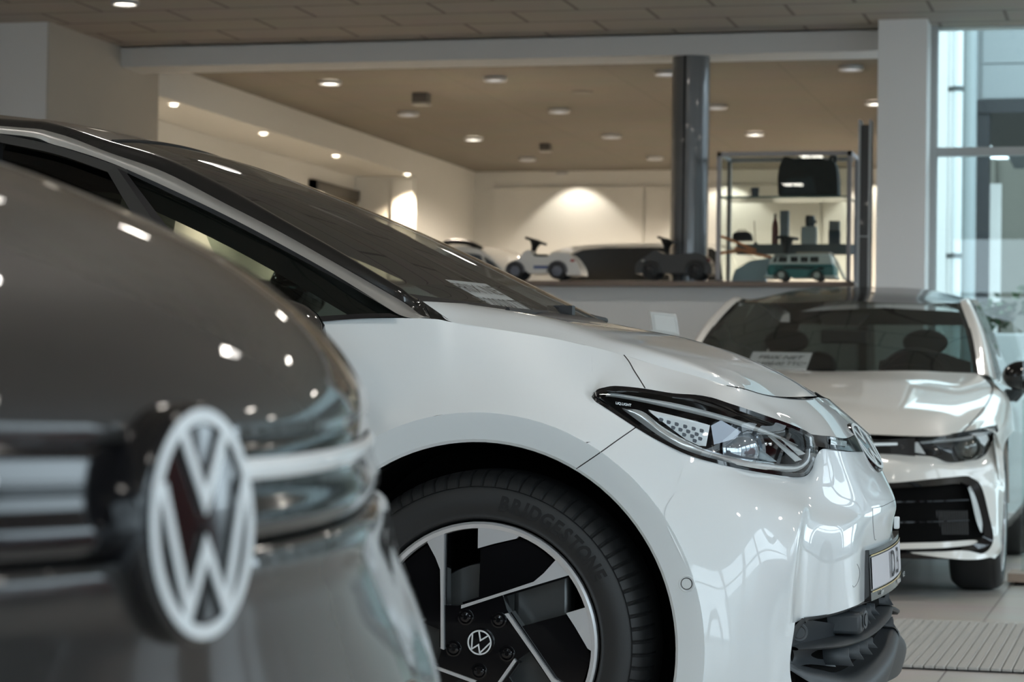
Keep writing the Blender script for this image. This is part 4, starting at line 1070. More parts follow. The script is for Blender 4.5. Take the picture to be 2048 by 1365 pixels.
# ================================================================ dark car in the foreground (points along +X, turned 5 degrees to the camera)
DN = Vector((-0.568, 1.40, 0))         # emblem foot
D = thing('dark_car', (DN.x - 0.9, DN.y + 0.08, 0), 'dark grey metallic car in the left foreground, nose with large round white-ringed emblem', 'car')
SL = 0.09
def dmir(p):      # mirror across the car's own middle plane
    t = R(-5.14); n = Vector((-math.sin(t), math.cos(t), 0))
    return p - n * 2 * ((p - DN).dot(n))
def X0_for(px, c):
    m = math.tan(math.atan((px - 1024) / FPX) - YAW)
    u = (SL - m) / (2 * c)
    return DN.y * m - (SL - m) ** 2 / (4 * c), u
def z_for(px, py, u):
    p = PY(px, py, DN.y + u); return p.z
US = [-1.02, -0.97, -0.86, -0.72, -0.55, -0.38, -0.2, 0.0, 0.2, 0.38, 0.55, 0.72, 0.86, 0.97, 1.02]
def contour(px, py, c, lift=0.0, dx=0.0):
    x0, u = X0_for(px, c)
    z = z_for(px, py, u)
    row = []
    for uu in US:
        au = abs(uu)
        drop = c * uu * uu + max(0, au - 0.70) ** 2 * 3.2
        row.append(Vector((x0 + dx + SL * uu - drop, DN.y + uu, z - lift * (uu - u) ** 2 if lift else z)))
    return row, z
def dip(p, k=1.0):      # the nose line droops towards the emblem
    u = (p.y - DN.y) / 0.62
    return p + Vector((0, 0, -0.0155 * k * max(0.0, 1 - u * u)))
# bonnet: silhouette of the picture gives one contour per point
hs = [(733, 799, 0.36), (718, 762, 0.355), (678, 705, 0.35), (619, 643, 0.34), (531, 577, 0.33), (450, 530, 0.32), (366, 493, 0.31), (275, 457, 0.30), (183, 427, 0.295), (90, 404, 0.29), (0, 389, 0.285)]
HR = [[dip(p, (1.0, 0.75, 0.45, 0.2, 0.08)[i] if i < 5 else 0) for p in contour(px, py, c)[0]] for i, (px, py, c) in enumerate(hs)]
last = HR[-1]
HR.append([p + Vector((-0.35, 0, 0.05)) for p in last]); HR.append([p + Vector((-0.75, 0, 0.075)) for p in last]); HR.append([Vector((p.x - 1.1, DN.y + (p.y - DN.y) * 0.98, p.z + 0.085)) for p in last])
HR = HR[::-1]
# leading edge of the bonnet rolls under
edge = [p + Vector((0.001, 0, -0.010)) for p in HR[-1]]; edge2 = [p + Vector((-0.014, 0, -0.018)) for p in HR[-1]]
b = MB(); b.grid(surf(HR + [edge], 8, 6)); b.grid(surf([edge, edge2], 8, 2)); b.build('bonnet', M['darkpaint'], D, sharp=50, merge=0.001)
# gloss black panel with the light bar
def row(px, py, c, dz=0.0, dx=0.0): return [dip(p + Vector((dx, 0, dz)), max(0.0, min(1.0, 1 - (py - 1020) / 150))) for p in contour(px, py, c)[0]]
pr = [[p + Vector((-0.016, 0, -0.012)) for p in HR[-1]], row(733, 826, 0.36, 0, -0.004), row(738, 868, 0.36), row(746, 910, 0.36), row(759, 950, 0.36), row(764, 980, 0.36, 0, -0.006), row(760, 990, 0.36, 0, -0.02)]
PN = surf(pr, 8, 5)
b = MB(); b.grid(PN); b.build('nose_panel', M['pianoblack'] if 'pianoblack' in M else M['blackgloss'], D, sharp=45)
lb = [[p + Vector((0, 0, -0.0035 - 0.0 * p.y)) for p in r] for r in (row(736, 847, 0.36, 0, 0.003), row(738, 863, 0.36, 0, 0.0065), row(741, 880, 0.36, 0, 0.003))]
for nm, (a, c) in (('light_bar', (0, 6)), ('light_bar', (7, 11))):
    b = MB(); b.grid(surf([r[a:c + 1] for r in lb], 8, 4)); b.build(nm, mat('white_light_bar', (0.85, 0.88, 0.90), 0.3, coat=0.6), D)
# bumper below, swelling forward
br = [row(762, 988, 0.36, 0, -0.018), row(768, 993, 0.358, 0, -0.004), row(778, 1020, 0.345), row(784, 1076, 0.33), row(799, 1123, 0.31), row(831, 1187, 0.275), row(860, 1243, 0.25), row(890, 1311, 0.23), row(906, 1365, 0.22), row(917, 1440, 0.22), row(915, 1530, 0.22), row(900, 1640, 0.23)]
BR = surf(br, 8, 6)
b = MB(); b.grid(BR); b.build('front_bumper', M['darkpaint'], D, sharp=50)
# lower grille, flanks and wheels (outside the frame, kept simple)
b = MB(); g = [[p + Vector((-0.03, 0, 0)) for p in row(905, 1600, 0.36)], [p + Vector((-0.08, 0, 0)) for p in row(880, 1900, 0.36)]]
for r in g[1]: r.z = 0.2
b.grid(surf(g, 6, 3)); b.build('lower_grille', M['plastic'], D)
for s in (0, -1):
    ez = [HR[k][s] for k in range(len(HR))]
    top_ = HR[0][s]; frt = HR[len(HR) - 1][s]
    lo_ = BR[-1][s]
    fx = lambda t, z: Vector((lo_.x * (1 - t) + (DN.x - 2.4) * t, top_.y + (lo_.y - top_.y) * (1 - t) * 0.0 + (0.02 if s else -0.02), z))
    b = MB(); pts = ez + [frt, lo_ + Vector((0, 0, 0.0)), Vector((DN.x - 1.9, lo_.y, 0.25)), Vector((HR[0][s].x, lo_.y, 0.25))]
    cpt = sum(pts, Vector()) / len(pts)
    b.add(pts + [cpt], [(i, (i + 1) % len(pts), len(pts)) for i in range(len(pts))]); b.build('flank', M['darkpaint'], D, smooth=False)
b = MB(); x0 = HR[0][0].x
rf = [[Vector((x0 - 0.0, DN.y + y, HR[0][7].z - 0.06 * y * y)) for y in (-0.9, 0, 0.9)], [Vector((x0 - 0.7, DN.y + y * 0.85, HR[0][7].z + 0.42 - 0.08 * y * y)) for y in (-0.9, 0, 0.9)]]
b.grid(surf(rf, 5, 4)); b.build('windscreen', M['tint2'], D)
b = MB(); rf2 = [rf[1], [p + Vector((-1.6, 0, 0.0)) for p in rf[1]]]; b.grid(surf(rf2, 5, 3)); b.build('roof', M['darkpaint'], D)
for yy, ax in ((-0.93, -1), (0.93, 1)):
    plain_wheel(Vector((DN.x - 0.95, DN.y + yy * 0.93, 0.35)), Vector((0, ax, 0)), parent=D)
b = MB(); b.bx(DN.x - 4.2, DN.x - 0.22, DN.y - 0.72, DN.y + 0.84, 0.14, 0.62); b.build('underbody', M['blackmatte'], D, smooth=False)
# emblem: black puck, white ring and letters, slightly proud of the nose
en = Vector((math.cos(R(-4.0)), math.sin(R(-4.0)), 0.04)).normalized()
eu = Vector((-math.sin(R(-4.0)), math.cos(R(-4.0)), 0)); ev = en.cross(eu)
ec = PX(406, 1048, -0.556)
b = MB(); b.lathe([(0.0735, -0.034), (0.0745, -0.008), (0.0735, 0.0), (0.0708, 0.0022), (0.066, 0.0026), (0.062, 0.003), (0.0001, 0.0038)], ec - en * 0.004, en, 64); pk = b.build('emblem_base', M['blackgloss'], D)
b = MB(); emblem(b, ec + en * 0.0005, eu, ev, 0.0703, 0.0012, 0.12, lift=0.0012); o = b.build('emblem', M['emblemwhite'], pk, sharp=20)
# ================================================================ warm white hatchback behind (faces the camera, -Y)
GX = -1.505
G = thing('compact_hatchback', (GX, 12.5, 0), 'warm white hatchback facing the camera behind the middle car, right side of the photo', 'car')
def gm(v): return Vector((2 * GX - v.x, v.y, v.z))
def gboth(mb, g):
    mb.grid(g)
    if not mb.joined and mb.twin is None: mb.twin = MB()
    (mb if mb.joined else mb.twin).grid([[gm(p) for p in r] for r in g])
def GT(rows): return [[PY(*t) if len(t) == 3 and t[1] > 30 else Vector(t) for t in r] for r in rows]
def GC(x, y, z): return Vector((GX + x, y, z))     # x from the middle (+ = right in the picture)
# bonnet: from the screen base to its leading edge, outer line first
bn = [
 [(1958, 747, 11.95), (1900, 745, 11.80), (1820, 742, 11.66), GC(0, 11.60, 0.985)],
 [(1984, 775, 11.55), (1935, 772, 11.50), (1840, 765, 11.36), GC(0, 11.30, 0.960)],
 [(1975, 806, 11.22), (1940, 803, 11.15), (1845, 796, 10.98), GC(0, 10.90, 0.888)],
 [(1950, 838, 10.92), (1925, 838, 10.83), (1845, 834, 10.62), GC(0, 10.55, 0.805)],
 [(1923, 867, 10.68), (1905, 869, 10.58), (1835, 873, 10.42), GC(0, 10.36, 0.716)],
]
b = MB(True); gb = [r if not isinstance(r[3], tuple) else r for r in bn]
rows = [[PY(*t) if not isinstance(t, Vector) else t for t in r] for r in bn]
gboth(b, surf(rows, 6, 6)); b.build('bonnet', M['cream'], G, sharp=45, merge=0.003, relax=8)
b = MB(); b.tube([r for r in cr([rw[0] for rw in rows], 6)], 0.003, 6); b.twin = MB(); b.twin.tube([gm(r) for r in cr([rw[0] for rw in rows], 6)], 0.003, 6); b.build('panel_gap', M['seal'], G)
# wing between bonnet and wheel arch, then door and body side
sd = [
 [(1923, 867, 10.68), (1950, 838, 10.92), (1975, 806, 11.22), (1986, 775, 11.55), (1965, 747, 11.95)],
 [(1960, 858, 10.72), (1982, 838, 10.95), (2003, 812, 11.25), (2008, 786, 11.55), (1990, 770, 12.0)],
 [(1990, 868, 10.82), (2007, 850, 11.0), (2020, 830, 11.3), (2022, 806, 11.6), (2008, 790, 12.1)],
 [(2002, 900, 10.88), (2014, 880, 11.05), (2026, 864, 11.3), (2032, 862, 11.6), (2024, 860, 12.2)],
]
b = MB(); gboth(b, surf(GT(sd), 5, 5))
z0, ya, Rr = 0.318, 11.18, 0.355
def garch(r, x, a0, a1, n): return [GC(x, ya + r * math.sin(R(a0 + (a1 - a0) * i / n)), z0 + r * math.cos(R(a0 + (a1 - a0) * i / n))) for i in range(n + 1)]
top = [GC(0.862, y, z) for y, z in ((10.78, 0.70), (10.9, 0.74), (11.05, 0.77), (11.2, 0.78), (11.4, 0.78), (11.65, 0.77))]
top = cr(top, 3)
gboth(b, [top, garch(Rr + 0.03, 0.885, -62, 80, len(top) - 1), garch(Rr, 0.893, -62, 80, len(top) - 1), garch(Rr, 0.85, -62, 80, len(top) - 1)])
up = GT([sd[3]])[0]
gboth(b, surf([up, [GC(0.862, 10.80, 0.70), GC(0.862, 10.95, 0.75), GC(0.862, 11.2, 0.78), GC(0.862, 11.45, 0.78), GC(0.862, 11.9, 0.775)]], 5, 2))
# doors to the tail
dz = [[GC(x, y, z) for y in (11.55, 12.2, 13.0, 13.9, 14.45, 14.6)] for x, z in ((0.80, 0.96), (0.87, 0.86), (0.885, 0.62), (0.87, 0.30), (0.80, 0.18))]
for r in dz:
    r[-1].x = GX + 0.62; r[-2].x = GX + (r[-2].x - GX) * 0.93; r[0].z = r[0].z
gboth(b, surf(dz, 5, 4))
b.build('body_side', M['cream'], G, sharp=40, merge=0.003)
# front skin: below bonnet edge and lamps
fs = [
 [(1740, 908, 10.40), (1800, 910, 10.44), (1862, 914, 10.50), (1895, 925, 10.57), (1932, 923, 10.66), (1963, 916, 10.76), (1980, 890, 10.84), (1996, 868, 10.86)],
 [(1740, 935, 10.355), (1800, 932, 10.39), (1860, 930, 10.46), (1895, 934, 10.53), (1935, 936, 10.64), (1975, 934, 10.76), (1997, 925, 10.86), (2006, 912, 10.89)],
 [(1740, 968, 10.34), (1800, 965, 10.37), (1860, 959, 10.44), (1900, 955, 10.52), (1938, 953, 10.63), (1980, 965, 10.75), (2003, 972, 10.86), (2010, 975, 10.90)],
]
b = MB(True); gboth(b, surf(GT(fs), 5, 5))
ce = GT([[(1740, 908, 10.40), (1740, 935, 10.355), (1740, 968, 10.34)]])[0]
b.grid(surf([ce, [GC(0, 10.36, p.z) for p in ce], [gm(p) for p in ce]], 4, 6))
# corner outside the black intake frame
co = [
 [(1938, 953, 10.63), (1962, 972, 10.68), (1978, 1030, 10.70), (1987, 1075, 10.71), (1978, 1100, 10.69), (1960, 1110, 10.64)],
 [(1980, 965, 10.75), (1990, 985, 10.77), (1996, 1030, 10.78), (2000, 1075, 10.79), (1998, 1098, 10.77), (1975, 1114, 10.68)],
 [(2010, 975, 10.90), (2008, 990, 10.89), (2006, 1030, 10.89), (2004, 1072, 10.89), (2002, 1102, 10.86), (1990, 1118, 10.72)],
]
gboth(b, surf(GT(co), 5, 5))
# lower white lip with dark slit above it
lo = [[(1820, 1105, 10.38), (1880, 1104, 10.44), (1930, 1102, 10.52), (1960, 1108, 10.62), (1990, 1112, 10.72)], [(1826, 1108, 10.37), (1885, 1116, 10.43), (1930, 1120, 10.51), (1962, 1119, 10.61), (1988, 1114, 10.72)]]
gboth(b, surf(GT(lo), 5, 3))
l2 = [[(1740, 1090, 10.35), (1810, 1087, 10.37), (1880, 1085, 10.44), (1945, 1081, 10.56), (1956, 1084, 10.58)], [(1740, 1100, 10.335), (1810, 1099, 10.36), (1880, 1097, 10.43), (1935, 1092, 10.54), (1950, 1088, 10.58)]]
gboth(b, surf(GT(l2), 5, 2))
b.build('front_bumper', M['cream'], G, sharp=40, merge=0.003)
# black intake
it = [[(1740, 972, 10.42), (1800, 970, 10.45), (1860, 965, 10.52), (1925, 960, 10.66), (1950, 972, 10.70)], [(1740, 1086, 10.42), (1810, 1086, 10.45), (1870, 1084, 10.52), (1935, 1080, 10.66), (1968, 1074, 10.70)]]
b = MB(True); gboth(b, surf(GT(it), 5, 4))
c_ = GT(it); b.grid([[c_[0][0], gm(c_[0][0])], [c_[1][0], gm(c_[1][0])]]); b.build('lower_intake', M['blackmatte'], G)
fr = [[(1740, 966, 10.345), (1860, 958, 10.44), (1925, 953, 10.60), (1955, 966, 10.665), (1972, 1010, 10.69), (1986, 1065, 10.705), (1983, 1086, 10.70), (1960, 1098, 10.65), (1920, 1104, 10.52), (1820, 1108, 10.38), (1740, 1108, 10.335)],
      [(1740, 980, 10.38), (1860, 973, 10.47), (1915, 968, 10.60), (1936, 978, 10.65), (1955, 1020, 10.675), (1968, 1062, 10.69), (1962, 1078, 10.68), (1945, 1090, 10.62), (1915, 1096, 10.54), (1820, 1100, 10.40), (1740, 1101, 10.35)]]
b = MB(); fg = surf(GT(fr), 5, 2); gboth(b, fg)
b.build('intake_frame', M['blackgloss'], G, sharp=40)
b = MB(); fin = [[(1936, 977, 10.62), (1943, 1000, 10.64), (1952, 1040, 10.66), (1961, 1064, 10.67)], [(1941, 972, 10.655), (1953, 1000, 10.67), (1964, 1042, 10.685), (1964, 1066, 10.68)]]
gboth(b, surf(GT(fin), 4, 3)); b.build('corner_fin', M['silver'], G)
for y0_, y1_ in ((1003, 1005), (1044, 1046)):
    b = MB(); gboth(b, surf(GT([[(1740, y0_ + 1, 10.39), (1860, y0_ - 1, 10.47), (1938, y0_ - 4, 10.63)], [(1740, y1_ + 2, 10.39), (1860, y1_, 10.47), (1938, y1_ - 3, 10.63)]]), 4, 2)); b.build('grille_bar', M['blackgloss'], G)
b = MB()
for k in range(14):
    x = 1868 + k * 5
    b.tube([PY(x, 1022, 10.53 + k * 0.008), PY(x + 2, 1070, 10.53 + k * 0.008)], 0.0035, 5); 
b.build('mesh_bars', mat('mesh_grey', (0.06, 0.06, 0.06), 0.5), G)
b = MB(); b.grid(surf([[GC(x, 10.42 + x * x * 0.25, 0.17) for x in (-0.75, 0, 0.75)], [GC(x, 10.38 + x * x * 0.3, 0.245) for x in (-0.75, 0, 0.75)]], 6, 3)); b.build('front_splitter', M['blackgloss'], G)
b = MB(); b.bx(GX - 0.6, GX + 0.6, 10.75, 14.4, 0.17, 0.45); b.bx(GX - 0.62, GX + 0.62, 10.62, 11.6, 0.45, 0.68); b.build('underbody', M['blackmatte'], G, smooth=False)
# grille strip and headlamps
st = [[GC(0, 10.355, 0.712), (1740, 879, 10.40), (1800, 878, 10.43), (1830, 876, 10.45)], [GC(0, 10.365, 0.615), (1740, 914, 10.41), (1800, 914, 10.44), (1830, 914, 10.46)]]
b = MB(True); gboth(b, surf([[PY(*t) if not isinstance(t, Vector) else t for t in r] for r in st], 5, 3)); b.build('grille_strip', M['blackgloss'], G)
b = MB(); gboth(b, surf(GT([[(1740, 887, 10.395), (1795, 886, 10.425)], [(1740, 892, 10.395), (1795, 891, 10.425)]]), 3, 2)); b.build('grille_chrome', M['silver'], G)
ht = [(1800, 878, 10.44), (1860, 873, 10.50), (1920, 865, 10.60), (1960, 857, 10.71), (1995, 850, 10.84)]
hb = [(1800, 914, 10.45), (1860, 914, 10.51), (1896, 925, 10.58), (1960, 917, 10.74), (1982, 892, 10.83)]
hw = [(1994, 851, 10.84), (1997, 862, 10.85), (1994, 866, 10.85), (1985, 869, 10.83)]
TPg, BTg = GT([ht])[0], GT([hb])[0]
inn = Vector((-0.1, 0.06, 0))
for s in (0, 1):
    f = (lambda g: g) if s == 0 else (lambda g: [[gm(p) for p in r] for r in g])
    b = MB(); mdl = [(a + c) / 2 + Vector((0.004, -0.012, 0)) for a, c in zip(TPg, BTg)]
    b.grid(f(surf([TPg, mdl, BTg], 6, 4))); lp = b.build('headlamp', M['lens'], G)
    b = MB(); b.grid(f(surf([[p + Vector((0, 0.006, 0)) for p in TPg], [p + Vector((0, 0.07, 0)) for p in mdl], [p + Vector((0, 0.006, 0)) for p in BTg]], 6, 4))); b.build('lamp_housing', M['blackgloss'], lp)
    pc = PY(1935, 895, 10.66); nn = Vector((0.25, -1, 0.05))
    if s: pc = gm(pc); nn.x *= -1
    b = MB(); b.lathe([(0.060, 0.0), (0.055, 0.012), (0.048, 0.0), (0.040, 0.012), (0.022, 0.024), (0.0001, 0.027)], pc, nn, 32); b.build('projector', mat('projector_smoke', (0.12, 0.13, 0.12), 0.1, 0.5, coat=1.0), lp)
    b = MB(); b.add(f([GT([[(1790, 899, 10.45), (1803, 886, 10.445), (1836, 885, 10.47), (1851, 909, 10.49)]])[0]])[0], [(0, 1, 2, 3)]); b.build('bright_facet', M['emblemwhite'], lp, smooth=False)
    b = MB(); b.grid(f(surf(GT([[(1840, 884, 10.47), (1920, 876, 10.60), (1958, 868, 10.70), (1990, 858, 10.83)], [(1840, 888, 10.47), (1920, 882, 10.60), (1960, 873, 10.70), (1988, 864, 10.83)]]), 4, 2))); b.build('light_guide', mat('guide_grey', (0.28, 0.29, 0.29), 0.25), lp)
    b = MB(); b.add(f([GT([[(1938, 868, 10.66), (1972, 864, 10.76), (1978, 880, 10.79), (1969, 893, 10.76)]])[0]])[0], [(0, 1, 2, 3)]); b.build('corner_facet', M['emblemwhite'], lp, smooth=False)
    b = MB(); b.add(f([GT([hw])[0]])[0], [(0, 1, 2, 3)]); b.build('lamp_tip', M['blackgloss'], lp, smooth=False)
# screen, roof, pillars
ws = [[GC(-0.70, 11.93, 0.985), GC(-0.4, 11.70, 0.992), GC(0, 11.62, 0.995), GC(0.4, 11.70, 0.992), (1956, 747, 11.93)],
      [GC(-0.655, 12.24, 1.16), GC(-0.38, 12.04, 1.17), GC(0, 11.97, 1.178), GC(0.38, 12.04, 1.17), (1942, 668, 12.24)],
      [GC(-0.575, 12.60, 1.33), GC(-0.33, 12.44, 1.347), GC(0, 12.38, 1.356), GC(0.33, 12.44, 1.347), (1921, 606, 12.60)]]
ws = [[PY(*t) if not isinstance(t, Vector) else t for t in r] for r in ws]
for r in ws: r[0] = gm(r[4])
b = MB(); WSg = surf(ws, 8, 6); b.grid(WSg); b.build('windscreen', M['tint2'], G, sharp=60)
hd_ = ws[2]
rf = [hd_, [GC(-0.565, 13.0, 1.388), GC(-0.33, 12.9, 1.418), GC(0, 12.9, 1.430), GC(0.33, 12.9, 1.418), GC(0.565, 13.0, 1.388)], [GC(-0.56, 13.6, 1.415), GC(-0.33, 13.6, 1.468), GC(0, 13.6, 1.482), GC(0.33, 13.6, 1.468), GC(0.56, 13.6, 1.415)], [GC(-0.54, 14.3, 1.36), GC(-0.3, 14.4, 1.41), GC(0, 14.42, 1.42), GC(0.3, 14.4, 1.41), GC(0.54, 14.3, 1.36)]]
b = MB(); b.grid(surf(rf, 8, 6)); b.build('roof', M['roofglass'], G, sharp=60)
pil_in = [ws[0][4], ws[1][4], ws[2][4], rf[1][4], rf[2][4], rf[3][4]]
pil_out = [PY(1995, 770, 12.0), PY(1971, 672, 12.32), PY(1943, 603, 12.70), GC(0.625, 13.1, 1.36), GC(0.62, 13.65, 1.38), GC(0.60, 14.3, 1.31)]
pm = [(a + c) / 2 + Vector((0.012, -0.012, 0.012)) for a, c in zip(pil_in, pil_out)]
b = MB(); gboth(b, surf([pil_in, pm, pil_out], 6, 4)); b.build('roof_pillar', M['cream'], G, sharp=60)
b = MB(); gboth(b, surf([[p + Vector((0.004, -0.004, 0)) for p in pil_in[:3]], [p + Vector((-0.022, -0.006, -0.004)) for p in pil_in[:3]]], 6, 2)); b.build('pillar_seal', M['seal'], G)
blt = [PY(2000, 798, 11.95), GC(0.80, 12.4, 0.98), GC(0.80, 13.0, 0.985), GC(0.78, 13.7, 1.0), GC(0.72, 14.3, 1.04)]
wt = [pil_out[0], (pil_out[1] + pil_out[2]) / 2, pil_out[3], pil_out[4], pil_out[5]]
b = MB(); gboth(b, surf([wt, blt], 6, 4)); b.build('side_window', M['privacy'], G, sharp=70)
bl = [p + Vector((0.004, 0, 0)) for p in blt]
b = MB(); gboth(b, surf([bl, [p + Vector((0.03, 0.0, -0.06)) for p in bl]], 5, 2)); b.build('window_sill', M['cream'], G)
b = MB(); b.tube(cr(bl, 5), 0.008, 6); b.twin = MB(); b.twin.tube([gm(p) for p in cr(bl, 5)], 0.008, 6); b.build('sill_trim', M['silver'], G)
# tail with a rear window one can look through
b = MB(); rw = [[GC(x, 14.42, 1.30) for x in (-0.5, 0, 0.5)], [GC(x, 14.62, 1.02) for x in (-0.58, 0, 0.58)]]
b.grid(surf(rw, 4, 2)); b.build('rear_window', M['smoke'], G)
b = MB(); b.grid([[GC(-0.58, 14.62, 1.02), GC(0.58, 14.62, 1.02)], [GC(-0.62, 14.66, 0.6), GC(0.62, 14.66, 0.6)], [GC(-0.62, 14.6, 0.25), GC(0.62, 14.6, 0.25)]]); b.build('tailgate', M['cream'], G)
b = MB(); b.grid([[GC(x, 14.40, 1.40 - 0.05 * abs(x)) for x in (-0.56, 0, 0.56)], [GC(x, 14.425, 1.298) for x in (-0.56, 0, 0.56)]]); b.build('rear_spoiler', M['blackpaint'], G)
b = MB(); gboth(b, [[GC(0.5, 14.42, 1.31), GC(0.62, 14.35, 1.31)], [GC(0.58, 14.63, 1.0), GC(0.74, 14.5, 1.0)]]); b.build('tail_pillar', M['blackpaint'], G)
# cabin
b = MB(); b.grid(surf([[GC(x, y, z) for x in (-0.68, -0.2, 0.2, 0.68)] for y, z in ((11.80, 0.935), (12.05, 0.975), (12.22, 0.965), (12.32, 0.78))], 5, 4)); b.build('dashboard', M['cabin'], G)
b = MB(); b.grid(surf([[GC(x, y, z) for x, z in ((0.18, 0.985), (0.28, 1.025), (0.40, 1.03), (0.52, 1.01), (0.6, 0.985))] for y in (12.12, 12.3)], 4, 3)); b.build('binnacle', M['cabin'], G)
for x in (-0.37, 0.37):
    b = MB(); b.grid(surf([[GC(x + dx, 12.95 + abs(dx) * 0.1, 1.12 - abs(dx) * 0.25) for dx in (-0.24, 0, 0.24)], [GC(x + dx, 12.85, 0.8) for dx in (-0.26, 0, 0.26)], [GC(x + dx, 12.75, 0.55) for dx in (-0.26, 0, 0.26)]], 5, 5)); b.ellipsoid(GC(x, 12.98, 1.16), (0.12, 0.05, 0.07)); b.build('front_seat', M['cabin'], G)
b = MB(); b.tube([GC(0.37 + 0.18 * math.cos(t), 12.42, 0.95 + 0.16 * math.sin(t)) for t in [R(a) for a in range(0, 361, 15)]], 0.014, 8); b.build('steering_wheel', M['cabin'], G)
b = MB(); b.bx(GX - 0.7, GX + 0.7, 14.0, 14.15, 0.5, 1.0); b.ellipsoid(GC(-0.35, 14.05, 1.05), (0.12, 0.05, 0.08)); b.ellipsoid(GC(0.35, 14.05, 1.05), (0.12, 0.05, 0.08)); b.build('rear_bench', M['cabin'], G)
b = MB(); pts = [GC(x, y, z) for x, y, z in ((-0.13, 12.43, 1.295), (0.13, 12.43, 1.295), (0.09, 12.33, 1.23), (-0.09, 12.33, 1.23))]
b.add(pts + [p + Vector((0, 0.08, 0)) for p in pts], [(0, 1, 2, 3), (4, 5, 6, 7), (0, 3, 7, 4), (1, 2, 6, 5), (2, 3, 7, 6)]); b.build('camera_housing', M['cabin'], G, smooth=False)
b = MB(); b.bx(GX - 0.12, GX + 0.12, 12.46, 12.49, 1.14, 1.21); bevel(b.build('interior_mirror', M['cabin'], G), 0.01)
# mirrors and wheels
for s in (0, 1):
    c = PY(2046, 752, 11.95); a1 = PY(2012, 790, 12.0)
    if s: c, a1 = gm(c), gm(a1)
    b = MB(); b.ellipsoid(c, (0.10, 0.085, 0.075), 20, 12); wm_ = b.build('wing_mirror', M['blackgloss'], G)
    b = MB(); b.tube([a1, a1 * 0.5 + c * 0.5 + Vector((0, 0, -0.05)), c + Vector((0, 0, -0.05))], [0.03, 0.034, 0.03], 8); b.build('mirror_foot', M['plastic'], wm_)
gw = GC(0.895, 11.18, 0.318)
b = make_tyre(gw + Vector((-0.01, 0, 0)), Vector((1, 0, 0)), 0.318, 0.235, 0.225, fine=False); b.build('tyre', M['rubber'], G, sharp=40)
alloy(gw + Vector((-0.014, 0, 0)), Vector((1, 0, 0)), Vector((0, 1, 0)), Vector((0, 0, 1)), 0.232, G)
plain_wheel(gm(gw), Vector((-1, 0, 0)), 0.318, 0.235, 0.225, G)
for s in (-1, 1): plain_wheel(GC(s * 0.885, 13.81, 0.318), Vector((s, 0, 0)), 0.318, 0.235, 0.225, G)
for s in (-1, 1):
    b = MB(); b.grid([[GC(s * 0.86, ya + 0.36 * math.sin(R(a)), z0 + 0.36 * math.cos(R(a))) for a in range(-90, 95, 15)], [GC(s * 0.60, ya + 0.36 * math.sin(R(a)), z0 + 0.36 * math.cos(R(a))) for a in range(-90, 95, 15)]])
    b.build('wheel_housing', M['blackmatte'], G)
# price sheet behind the screen
sA, sB, sC, sD = PY(1506, 704, 12.02), PY(1625, 706, 12.02), PY(1612, 741, 11.86), PY(1490, 738, 11.86)
pt = thing('price_sheet', (sA + sB + sC + sD) / 4, 'white price sheet PRIX TTC behind the windscreen of the warm white hatchback at right', 'price sheet')
b = MB(); b.add([sA, sB, sC, sD], [(0, 1, 2, 3)]); b.build('paper', M['paper'], pt, smooth=False)
ux = (sB - sA).normalized(); uy = (sA - sD).normalized(); nn = ux.cross(uy)
b = MB(); cc = (sA + sB + sC + sD) / 4
text_mb(b, 'PRIX NET', cc + uy * 0.03 + nn * 0.003, ux, uy, 0.055, 0.0, sx=0.95, shear=0.2); text_mb(b, '28.600,00 TTC*', cc - uy * 0.035 + nn * 0.003, ux, uy, 0.05, 0.0, sx=0.85, shear=0.2)
b.build('print', M['ink'], pt, smooth=False)
# ================================================================ ride-on toy cars on the ledge
YT = 15.25
def pxl(p, Y=YT): return PY(p[0], p[1], Y)
def side_prism(mb, pts, y0, y1, Yref=YT):
    """outline given in the picture, taken at its own depth, extruded from y0 to y1"""
    w = [PY(a, c, Yref) for a, c in pts]
    from mathutils.geometry import tessellate_polygon
    n = len(w)
    A = [Vector((p.x, y0, p.z)) for p in w]; B = [Vector((p.x, y1, p.z)) for p in w]
    tri = tessellate_polygon([[Vector((p.x, p.z, 0)) for p in w]])
    mb.add(A + B, [tuple(t) for t in tri] + [tuple(i + n for i in t[::-1]) for t in tri] + [(i, (i + 1) % n, n + (i + 1) % n, n + i) for i in range(n)])
def toy_wheel(px, py, r, y, parent, hubm, tyre_m=None):
    c = pxl((px, py)); c.y = y; s = r * 15.2 / FPX
    b = MB(); b.lathe([(s * 0.6, -0.004), (s * 0.72, 0.0), (s * 0.92, -0.003), (s, -0.012), (s, -0.045), (s * 0.9, -0.052), (0.001, -0.05)], c, (0, -1, 0), 32)
    w = b.build('wheel', tyre_m or M['rubber'], parent)
    b = MB(); b.lathe([(s * 0.74, -0.004), (s * 0.66, -0.001), (s * 0.56, -0.010), (s * 0.25, -0.006), (s * 0.2, 0.0), (0.0001, 0.001)], c, (0, -1, 0), 28)
    for k in range(6):
        a = k * PI / 3; b.tube([c + Vector((s * 0.2 * math.cos(a), -0.001, s * 0.2 * math.sin(a))), c + Vector((s * 0.66 * math.cos(a), 0.002, s * 0.66 * math.sin(a)))], s * 0.09, 6)
    b.build('hub', hubm, w)
